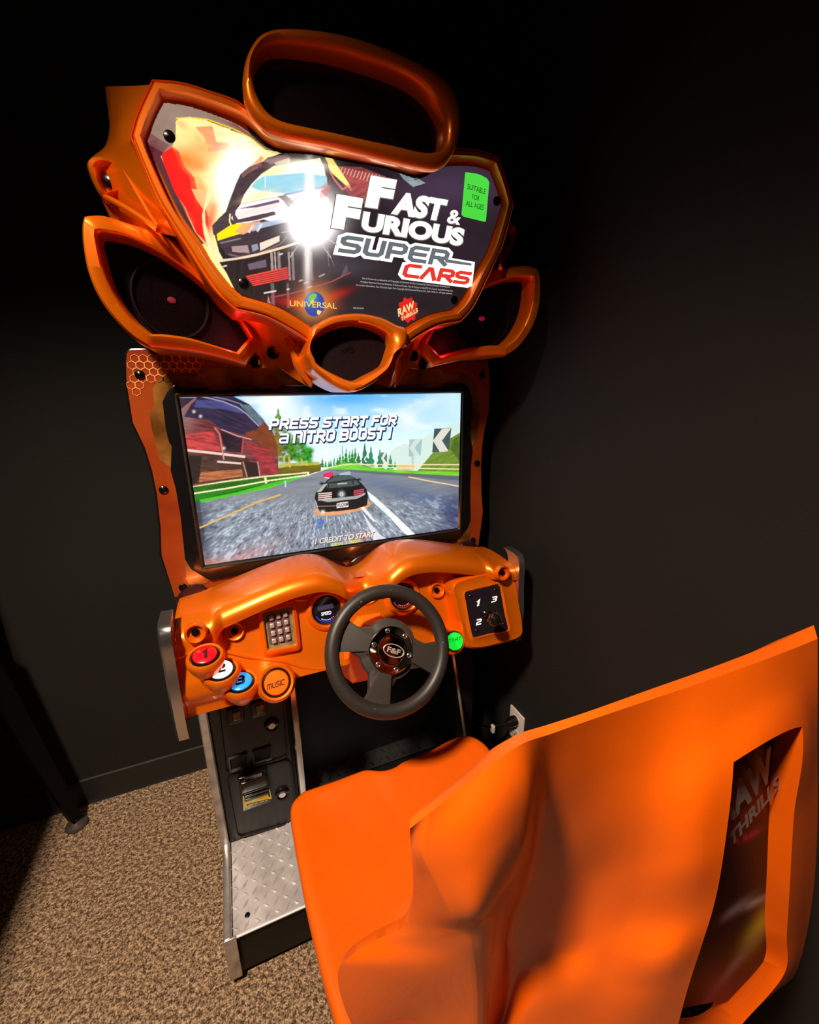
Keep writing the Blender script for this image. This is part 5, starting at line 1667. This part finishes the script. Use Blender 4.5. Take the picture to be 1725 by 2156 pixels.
# coin slots
BRASS = mat('smoky_coin_slot', (0.12, 0.085, 0.04), 0.15, 0.8)
for pts in ([(482, 1493), (506, 1486), (509, 1511), (487, 1517)], [(531, 1479), (553, 1473), (558, 1495), (536, 1502)]):
    P = [CD(u, v_) for u, v_ in pts]
    c0 = sum(P) / 4
    m = MB(); m.box(c0 + np.array([0, -0.006, 0]), (0.040, 0.012, 0.046), bev=0.003)
    fr_ = m.obj('coin_slot', DOORM, door)
    m = MB(); m.box(c0 + np.array([0.003, -0.0125, 0.002]), (0.020, 0.008, 0.026), bev=0.002)
    m.obj('slot_insert', BRASS, fr_)
# coin return pockets
for pts in ([(480, 1595), (520, 1582), (525, 1612), (486, 1622)], [(530, 1581), (570, 1568), (574, 1596), (535, 1606)]):
    P = [CD(u, v_) for u, v_ in pts]
    c0 = sum(P) / 4
    R_ = [c0 + (p - c0) for p in P]
    for p, (sx, sz) in zip(R_, ((-1, 1), (1, 1), (1, -1), (-1, -1))):
        p[0] = c0[0] + sx * 0.0245; p[2] = c0[2] + sz * 0.0225
    o_, i_ = rrect(R_, 0.003), rrect([c0 + (p - c0) * .78 for p in R_], 0.002)
    m = MB(); m.add(*ringplane(o_, i_, [(0, 0.0), (0.0, 0.006), (0.7, 0.007), (1.0, 0.003), (1.0, -0.004)], np.array([0, -1.0, 0])))
    rt = m.obj('coin_return', mat('worn_black_plastic', (0.045, 0.040, 0.037), 0.45), door, angle=30)
    k = len(i_)
    m = MB(); m.add([p + np.array([0, -0.002, 0]) for p in i_], [tuple(range(k))])
    m.obj('return_flap', BLACK, rt, smooth=False)
# bill acceptor
BA = [CD(u, v_) for u, v_ in ((499, 1632), (560, 1615), (573, 1680), (512, 1700))]
c0 = sum(BA) / 4
bw = np.linalg.norm(BA[1] - BA[0]); bh = np.linalg.norm(BA[3] - BA[0])
m = MB()
m.box(c0 + np.array([0, -0.010, 0.007]), (bw, 0.020, bh - 0.002), bev=0.003)
m.box(c0 + np.array([0, -0.024, bh * .34]), (bw * .92, 0.016, bh * .3), bev=0.004)
for k in range(3):
    m.box(c0 + np.array([0.003, -0.0215, bh * (.12 - .10 * k)]), (bw * .86, 0.008, 0.006), bev=0.0015)
bill = m.obj('bill_acceptor', BLACKG, door)
BP = lambda u, v_: PY(u, v_, CYF - 0.029)
poly_on('bill_label', [(511, 1676), (568, 1661), (572, 1681), (515, 1701)], BP, flat('yellow_label', (222, 186, 20)), bill, 0.0006, label='yellow printed label')
poly_on('bill_label', [(513, 1679), (537, 1672), (540, 1684), (516, 1690)], BP, flat('pale_label', (200, 196, 160)), bill, 0.0010)
poly_on('bill_label', [(541, 1672), (560, 1667), (562, 1678), (543, 1683)], BP, flat('ochre_label', (206, 150, 10)), bill, 0.0010)
poly_on('bill_label', [(563, 1666), (567, 1665), (569, 1677), (566, 1678)], BP, SLOT, bill, 0.0012)
poly_on('bill_label', [(519, 1693), (566, 1681), (567, 1685), (520, 1697)], BP, flat('label_black', (40, 34, 10)), bill, 0.0010)
letters('label_text', font2d('INSERT BILL FACE UP', 0.02), ((522, 1696), (564, 1685), (521.5, 1693.5)), BP, flat('label_ink_white', (225, 215, 180)), bill, 0.0014)
poly_on('bill_slot_label', [(514, 1637), (551, 1627), (552, 1633), (515, 1644)], lambda u, v_: PY(u, v_, CYF - 0.033), flat('grey_label', (120, 112, 108)), bill, 0.0006)

# ---- base platform with tread plate
PZT, PYF = 0.150, -0.288
m = MB()
m.box((0.0, 0.03, 0.0835), (0.775, 0.63, 0.127), bev=0.002)
m.obj('base_platform', BLACK, CAB)
m = MB()
tl = [np.array([-0.385, PYF - 0.002, PZT]), np.array([0.385, PYF - 0.002, PZT]), np.array([0.385, CYF + 0.02, PZT]), np.array([-0.385, CYF + 0.02, PZT])]
m.plate([p + np.array([0, 0, 0.003]) for p in tl], (0, 0, -0.006), bev=0.001)
kx, ky = 0.0235, 0.0235
for i in range(34):
    for j in range(12):
        cx, cy_ = -0.378 + i * kx + (0.5 * kx if j % 2 else 0) * 0, PYF + 0.010 + j * ky
        if cy_ > CYF - 0.012 or cx > 0.376: continue
        t = math.radians(52 if (i + j) % 2 else -38)
        e1 = np.array([math.cos(t), math.sin(t), 0]); e2 = np.array([-math.sin(t), math.cos(t), 0])
        b0 = np.array([cx, cy_, PZT + 0.003])
        L2, W2, H2 = 0.0125, 0.0042, 0.0028
        v_ = [b0 - e1 * L2, b0 - e2 * W2, b0 + e1 * L2, b0 + e2 * W2, b0 - e1 * L2 * .5 + np.array([0, 0, H2]), b0 + e1 * L2 * .5 + np.array([0, 0, H2])]
        m.add(v_, [(0, 1, 4), (1, 2, 5), (1, 5, 4), (2, 3, 5), (3, 0, 4), (3, 4, 5)])
m.obj('tread_plate', TREADM, CAB, smooth=False)
m = MB(); m.box((0, PYF - 0.0045, PZT + 0.001), (0.77, 0.005, 0.006), bev=0.0022)
m.obj('lip_highlight_strip', mat('pale_lip_highlight', (0.85, 0.82, 0.82), 0.35, 0.3), CAB)  # added strip, its pale colour stands in for the highlight on the plate's edge
m = MB(); m.lathe(np.array([-0.352, PYF + 0.03, PZT + 0.003]), (0, 0, 1), [(0.006, 0), (0.006, 0.002), (0.003, 0.0035), (0, 0.004)], 14)
m.obj('screw', SCREW, CAB)
for sx in (-1, 1):
    m = MB()
    m.box((sx * 0.3965, (PYF - 0.008 + 0.33) / 2, 0.0895), (0.019, 0.33 - PYF + 0.008, 0.139), bev=0.0045)
    m.box((sx * 0.392, PYF - 0.006, 0.091), (0.028, 0.006, 0.134), bev=0.002)
    m.obj('platform_side_trim', STEEL, CAB)
for x in (-0.33, 0.33):
    for y in (-0.22, 0.28):
        m = MB()
        m.lathe((x, y, 0), (0, 0, 1), [(0.025, 0.0), (0.025, 0.008), (0.012, 0.012), (0.012, 0.03)], 20)
        m.obj('levelling_foot', BLACK, CAB)
m = MB(); m.box((0, -0.05, 0.012), (0.74, 0.44, 0.022)); m.obj('base_skirt', BLACK, CAB)

# footrest with black tread and two pedals
m = MB()
FR = [np.array([-0.185, 0.02, 0.155]), np.array([0.33, 0.02, 0.155]), np.array([0.33, 0.30, 0.47]), np.array([-0.185, 0.30, 0.47])]
m.plate(FR, (0, 0.02, -0.02))
nf = np.cross(FR[1] - FR[0], FR[3] - FR[0]); nf /= np.linalg.norm(nf); nf = nf if nf[1] < 0 else -nf
e_x, e_y = np.array([1.0, 0, 0]), (FR[3] - FR[0]) / np.linalg.norm(FR[3] - FR[0])
for i in range(18):
    for j in range(14):
        b0 = FR[0] + e_x * (0.014 + i * 0.0285 + (0.014 if j % 2 else 0)) + e_y * (0.014 + j * 0.0285)
        t = math.radians(45 if (i + j) % 2 else -45)
        e1 = e_x * math.cos(t) + e_y * math.sin(t); e2 = -e_x * math.sin(t) + e_y * math.cos(t)
        m.add([b0 - e1 * .011, b0 - e2 * .0035, b0 + e1 * .011, b0 + e2 * .0035, b0 - e1 * .005 + nf * .003, b0 + e1 * .005 + nf * .003], [(0, 1, 4), (1, 2, 5), (1, 5, 4), (2, 3, 5), (3, 0, 4), (3, 4, 5)])
m.obj('footrest', DARKTREAD, CAB, smooth=False)
for pts in ([(739, 1492), (779, 1484), (784, 1530), (745, 1538)], [(804, 1484), (835, 1478), (839, 1512), (808, 1527)]):
    P = [PL(u, v_, FR[0] + nf * 0.035, nf) for u, v_ in pts]
    m = MB(); m.plate(P, -nf * 0.006, bev=0.002)
    c0 = sum(P) / 4
    m.tube([c0 - nf * 0.004, c0 - nf * 0.036], 0.006, 8)
    m.obj('pedal', mat('dark_pedal_steel', (0.03, 0.028, 0.027), 0.45, 0.3), CAB, smooth=False)

# ================================================================== THE SEAT
SEAT = empty('racing_chair', (0.03, -0.50, 0))
tag(SEAT, 'orange moulded racing seat in front of the cabinet, printed graphic in its back', 'chair')


def sobj(o):
    o.location = (-0.03, 0.50, 0)
    return o


ZP = 0.425
pan_px = [(612, 1727), (614, 1697), (631, 1676), (644, 1669), (708, 1647), (750, 1631), (771, 1625), (803, 1627), (830, 1620), (848, 1608), (870, 1599), (899, 1588), (937, 1567), (963, 1556), (988, 1552.5), (1011, 1562), (1031, 1581)]
pl_ = [PZ(u, v_, ZP) for u, v_ in pan_px]
rx = 0.285
right = [np.array([rx - 0.004, -0.33, ZP]), np.array([rx, -0.42, ZP]), np.array([rx, -0.56, ZP]), np.array([rx - 0.01, -0.70, ZP]), np.array([rx - 0.05, -0.76, ZP])]
left_px = [(624, 1804), (643, 1906), (665, 2003), (681, 2068), (706, 2156)]
left = [PZ(u, v_, ZP) for u, v_ in left_px]
left_back = [np.array([-0.21, -0.70, ZP]), np.array([-0.17, -0.76, ZP])]
loop = cr(pl_ + right + left_back[::-1] + left[::-1], 200, True)
cen = np.array([0.03, -0.5, ZP])
m = MB()
n_ = len(loop)
rws = []
for s_, dz in ((0.965, -0.085), (0.985, -0.06), (0.998, -0.02), (1.0, -0.006), (0.995, 0.004), (0.982, 0.010), (0.955, 0.013), (0.90, 0.010), (0.75, 0.0), (0.5, -0.007), (0.2, -0.010)):
    ins = []
    for p in loop:
        q = cen + (p - cen) * s_
        ins.append(q + np.array([0, 0, dz]))
    rws.append(ins)
vv = [p for r_ in rws for p in r_] + [cen + np.array([0, 0, -0.010])]
ff = [(i * n_ + k, i * n_ + (k + 1) % n_, (i + 1) * n_ + (k + 1) % n_, (i + 1) * n_ + k) for i in range(len(rws) - 1) for k in range(n_)]
ff += [((len(rws) - 1) * n_ + k, (len(rws) - 1) * n_ + (k + 1) % n_, len(rws) * n_) for k in range(n_)] + [tuple(range(n_))]
m.add(vv, ff)
sobj(m.obj('seat_pan', SEATM, SEAT, angle=60))
m = MB()
m.box((0.03, -0.50, 0.17), (0.24, 0.34, 0.34), bev=0.01)
m.box((0.03, -0.53, 0.012), (0.30, 0.44, 0.024), bev=0.004)
sobj(m.obj('seat_pedestal', BLACK, SEAT))

ROW = [
    [(862, 1727, -.895), (880, 1712, -.898), (900, 1697, -.900), (985, 1630, -.905), (1090, 1546, -.915), (1150, 1527, -.918), (1215, 1506, -.92), None, (1478, 1413, -.92), (1545, 1388, -.92), (1650, 1346, -.92), (1714, 1316, -.92)],
    [(863, 1745, -.902), (884, 1728, -.906), (905, 1712, -.910), (992, 1645, -.920), (1100, 1566, -.930), (1158, 1546, -.928), (1220, 1524, -.929), None, (1480, 1436, -.936), (1547, 1412, -.937), (1655, 1372, -.937), (1722, 1345, -.935)],
    [(866, 1785, -.890), (874, 1788, -.900), (888, 1790, -.908), (992, 1720, -.925), (1106, 1650, -.933), (1158, 1650, -.923), (1224, 1640, -.926), None, (1479, 1540, -.945), (1546, 1505, -.946), (1678, 1450, -.944), (1722, 1450, -.942)],
    [(870, 1850, -.862), (892, 1856, -.888), (918, 1858, -.912), (1000, 1830, -.928), (1103, 1740, -.931), (1160, 1762, -.909), (1222, 1752, -.919), None, (1478, 1650, -.955), (1545, 1605, -.957), (1690, 1530, -.953), (1721, 1560, -.945)],
    [(868, 1900, -.838), (905, 1917, -.876), (955, 1928, -.915), (1010, 1905, -.928), (1078, 1842, -.924), (1150, 1862, -.893), (1216, 1858, -.905), None, (1474, 1800, -.962), (1528, 1770, -.966), (1672, 1720, -.958), (1722, 1720, -.950)],
    [(848, 1953, -.810), (908, 1962, -.858), (988, 1958, -.905), (1015, 1950, -.912), (1058, 1920, -.905), (1120, 1950, -.876), (1184, 1955, -.890), None, (1450, 1940, -.960), (1500, 1920, -.966), (1662, 1890, -.965), (1710, 1900, -.955)],
    [(795, 1978, -.775), (894, 1992, -.842), (994, 1995, -.895), (1015, 1990, -.900), (1048, 1972, -.893), (1105, 2000, -.864), (1165, 2008, -.882), None, (1426, 2010, -.960), (1478, 1990, -.965), (1657, 1970, -.967), (1697, 1975, -.957)],
    [(715, 2035, -.735), (868, 2036, -.825), (1000, 2030, -.885), (1015, 2030, -.885), (1040, 2022, -.880), (1088, 2048, -.850), (1145, 2064, -.880), None, (1400, 2080, -.955), (1455, 2060, -.962), (1652, 2050, -.970), (1680, 2040, -.960)],
    [(780, 2160, -.710), (890, 2160, -.790), (1005, 2160, -.860), (1015, 2160, -.860), (1025, 2160, -.850), (1054, 2160, -.826), (1092, 2162, -.862), None, (1350, 2190, -.942), (1418, 2190, -.954), (1560, 2160, -.966), (1600, 2110, -.965)],
]
G = [[None if q is None else PY(*q) for q in r_] for r_ in ROW]
for r_ in G:
    r_[7] = r_[6] * 0.5 + r_[8] * 0.5
last = G[-1]
G.append([np.array([p[0] * 0.95 + 0.0015, p[1] + 0.03, 0.50]) for p in last])
G.append([np.array([p[0] * 0.90 + 0.003, p[1] + 0.05, 0.36]) for p in last])
NS = 12


def cspan(pts, breaks, ns=NS):
    """Interpolating curve with a fixed number of steps per span; corners kept at the break indices."""
    out = []
    for i in range(len(pts) - 1):
        p1, p2 = pts[i], pts[i + 1]
        p0 = pts[i - 1] if i > 0 and i not in breaks else 2 * p1 - p2
        p3 = pts[i + 2] if i < len(pts) - 2 and (i + 1) not in breaks else 2 * p2 - p1
        l1, l0, l2 = np.linalg.norm(p2 - p1) + 1e-9, np.linalg.norm(p1 - p0) + 1e-9, np.linalg.norm(p3 - p2) + 1e-9
        m1 = ((p1 - p0) / l0 * l1 + (p2 - p1) / l1 * l0) / (l0 + l1) * l1
        m2 = ((p2 - p1) / l1 * l2 + (p3 - p2) / l2 * l1) / (l1 + l2) * l1
        for k in range(ns):
            t = k / ns
            out.append((2 * t ** 3 - 3 * t ** 2 + 1) * p1 + (t ** 3 - 2 * t ** 2 + t) * m1 + (3 * t ** 2 - 2 * t ** 3) * p2 + (t ** 3 - t ** 2) * m2)
    out.append(pts[-1])
    return out


nr, nc = len(G), len(G[0])
cols = [cspan([G[i][k] for i in range(nr)], (1,)) for k in range(nc)]
NRr = len(cols[0])
dense = [cspan([cols[k][i] for k in range(nc)], (2,)) for i in range(NRr)]
NCc = len(dense[0])
hole = set()
for i in range(3 * NS, 8 * NS):
    for k in range(9 * NS, 10 * NS):
        hole.add((i, k))               # opening for the printed panel
outs, inns = [p for r_ in dense for p in r_], [p + np.array([0.012, 0.028, -0.035]) for r_ in dense for p in r_]
fcs, ec = [], {}
NV = len(outs)
for i in range(NRr - 1):
    for k in range(NCc - 1):
        if (i, k) in hole: continue
        q = (i * NCc + k, i * NCc + k + 1, (i + 1) * NCc + k + 1, (i + 1) * NCc + k)
        fcs.append(q); fcs.append(tuple(j + NV for j in q[::-1]))
        for e in zip(q, q[1:] + q[:1]):
            ec[e] = 1
for (a, b_) in list(ec):
    if (b_, a) not in ec:                  # free edge: join the outer and the inner skin
        fcs.append((b_, a, a + NV, b_ + NV))
me_o = meshobj('seat_back', outs + inns, fcs, SEATM, SEAT, angle=50)
sobj(me_o)
# printed panel recessed in the seat back
pan_rows = []
for i in range(2, 9):
    a, b_ = G[i][9], G[i][10]
    pan_rows.append([a + (b_ - a) * (-0.03 + 1.14 * k / 40) + np.array([0, 0.019, 0]) for k in range(41)])
PRm = np.array(pan_rows)
fine = []
for k in range(41):
    fine.append(cr([PRm[i][k] for i in range(len(pan_rows))], 90))
fine = [[fine[k][j] for k in range(41)] for j in range(90)]
v_, f_ = loft(fine)
me = bpy.data.meshes.new('graphic_panel')
me.from_pydata([tuple(p) for p in v_], [], f_)
pu, pv = proj(np.array(v_))
col = np.ones((len(v_), 3)) * lin((14, 9, 11))


def pb(u, v2, ru, rv, rgb, a, ang=0.0):
    global col
    ca, sa = math.cos(ang), math.sin(ang)
    p, q = ((pu - u) * ca + (pv - v2) * sa) / ru, (-(pu - u) * sa + (pv - v2) * ca) / rv
    k = (np.exp(-(p * p + q * q)) * a)[:, None]
    col = col * (1 - k) + lin(rgb) * k


pb(1575, 1690, 34, 70, (120, 14, 30), 0.9, 0.9)
pb(1575, 1760, 26, 7, (170, 30, 70), 0.9, -0.5)
pb(1600, 1950, 60, 18, (160, 140, 40), 0.9, -1.0)
pb(1640, 1890, 30, 14, (120, 120, 40), 0.8, -0.7)
pb(1540, 1920, 46, 8, (150, 130, 135), 0.8, -0.65)
pb(1590, 1900, 30, 7, (170, 150, 150), 0.7, -0.5)
pb(1540, 2040, 90, 8, (110, 90, 92), 0.8, -0.9)
pb(1500, 2080, 40, 60, (90, 22, 40), 0.7, -0.8)
pb(1600, 2060, 50, 20, (70, 60, 60), 0.6, -0.9)
at = me.color_attributes.new('picture', 'FLOAT_COLOR', 'POINT')
at.data.foreach_set('color', np.concatenate([col, np.ones((len(v_), 1))], 1).ravel().astype(np.float32))
me.materials.append(picture_mat('printed_seat_graphic', 0))
for p_ in me.polygons: p_.use_smooth = True
gp_ = finish(bpy.data.objects.new('graphic_panel', me), SEAT, 'dark printed graphic panel recessed in the seat back')
sobj(gp_)
DP = lambda u, v2: PL(u, v2, G[5][9] * .5 + G[4][10] * .5 + np.array([0, 0.0145, 0]), np.cross(G[6][9] - G[3][9], G[3][10] - G[3][9]))
PALE = flat('shaded_grey_print', (120, 108, 108))  # lettering grey darkened to include the shade inside the recess
sobj_l = letters('graphic_text', font2d('RAW', 0.05), ((1521, 1748), (1627, 1634), (1510, 1682)), DP, PALE, gp_, 0.001)
letters('graphic_text', font2d('THRILLS', 0.04), ((1536, 1785), (1640, 1655), (1531, 1757)), DP, PALE, gp_, 0.001)
m = MB(); m.lathe(PL(1643, 1973, G[6][10] + np.array([0, 0.008, 0]), (0, 1, 0)), (0, -1, 0), [(0.003, -0.002), (0.003, 0.001), (0, 0.002)], 12)
sobj(m.obj('screw', CHROME, SEAT))

# ================================================================== OUTLET, CORD, NEIGHBOUR
c0 = np.array([XR, -0.155, 0.313])
m = MB(); m.box(c0 + np.array([-0.003, 0, 0]), (0.006, 0.070, 0.114), bev=0.0015)
OUT = m.obj('wall_outlet', flat('ivory_plastic', (200, 186, 178), 0.4))
tag(OUT, 'pale wall outlet plate low on the black right wall', 'outlet')
for dz in (-0.024, 0.024):
    m = MB(); m.box(c0 + np.array([-0.0065, 0, dz]), (0.003, 0.033, 0.028), bev=0.001)
    rc_ = m.obj('socket_face', flat('ivory_socket', (196, 182, 174), 0.4), OUT)
    m = MB()
    for dy, h in ((-0.0065, 0.008), (0.0065, 0.0065)):
        m.box(c0 + np.array([-0.0082, dy, dz + 0.004]), (0.0006, 0.0022, h))
    m.lathe(c0 + np.array([-0.0080, 0, dz - 0.0075]), (-1, 0, 0), [(0.0025, 0), (0.0025, 0.0005), (0, 0.0006)], 12)
    m.obj('socket_slots', SLOT, rc_, smooth=False)
m = MB()
pc = c0 + np.array([-0.009, 0, 0.024])
m.lathe(pc, (-1, 0, 0), [(0.017, 0.0), (0.017, 0.012), (0.013, 0.024), (0.008, 0.034), (0.0055, 0.05)], 20)
ln = cr([pc + np.array([-0.045, 0, 0]), pc + np.array([-0.085, 0.01, -0.002]), pc + np.array([-0.10, 0.05, -0.03]), pc + np.array([-0.085, 0.13, -0.10]), pc + np.array([-0.08, 0.20, -0.20]), pc + np.array([-0.085, 0.26, -0.30]), np.array([0.455, 0.30, 0.06]), np.array([0.46, 0.36, 0.012])], 50)
m.tube(ln, 0.0042, 10)
CORD = m.obj('power_cord', BLACKG)
tag(CORD, 'black power cord plugged into the right wall outlet behind the seat', 'power cord')
m = MB(); m.box(pc + np.array([-0.082, 0.006, -0.008]), (0.010, 0.014, 0.026), bev=0.002)
m.obj('cord_tag', flat('white_tag', (215, 205, 200)), CORD, label='small white tag on the cord')

NB = empty('neighbour_game_table', (-1.20, 0.0, 0))
tag(NB, 'black machine at the left edge standing on a slanted leg with round levelling foot', 'game machine')
sh = np.array([1.20, 0, 0])


def nb(o):
    o.location = tuple(sh)
    return o


BLK = mat('black_leg_paint', (0.002, 0.0018, 0.0018), 0.5, spec=0.12)
m = MB(); m.box((-1.22, -0.24, 0.86), (0.56, 1.20, 0.36), bev=0.01)
nb(m.obj('machine_body', BLK, NB))
def leg(top, bot, nm='leg'):
    top, bot = np.array(top), np.array(bot)
    m = MB()
    q = [bot + np.array([0, 0, 0.035]), bot + (top - bot) * 0.5, top]
    m.tube(q, [0.021, 0.030, 0.036], 4)
    o = nb(m.obj(nm, BLK, NB, smooth=False))
    m = MB()
    m.lathe(bot, (0, 0, 1), [(0.030, 0.0), (0.032, 0.006), (0.029, 0.012), (0.016, 0.017), (0.007, 0.022), (0.006, 0.05)], 28)
    nb_ = m.obj('levelling_foot', mat('worn_foot_steel', (0.10, 0.085, 0.08), 0.35, 0.6), o)
    return o


FT = PZ(166, 1727, 0.0)
TP = np.array([-0.955, 0.295, 0.72])
leg(TP, (FT[0], FT[1] - 0.02, 0.0))
leg((-1.47, 0.295, 0.72), (-1.55, 0.34, 0.0))
leg((-1.47, -0.78, 0.72), (-1.55, -0.83, 0.0))
leg((-0.97, -0.78, 0.72), (-0.90, -0.83, 0.0))
for o in COL.objects:
    if o.type == 'MESH' and o.parent is not None and False:
        pass
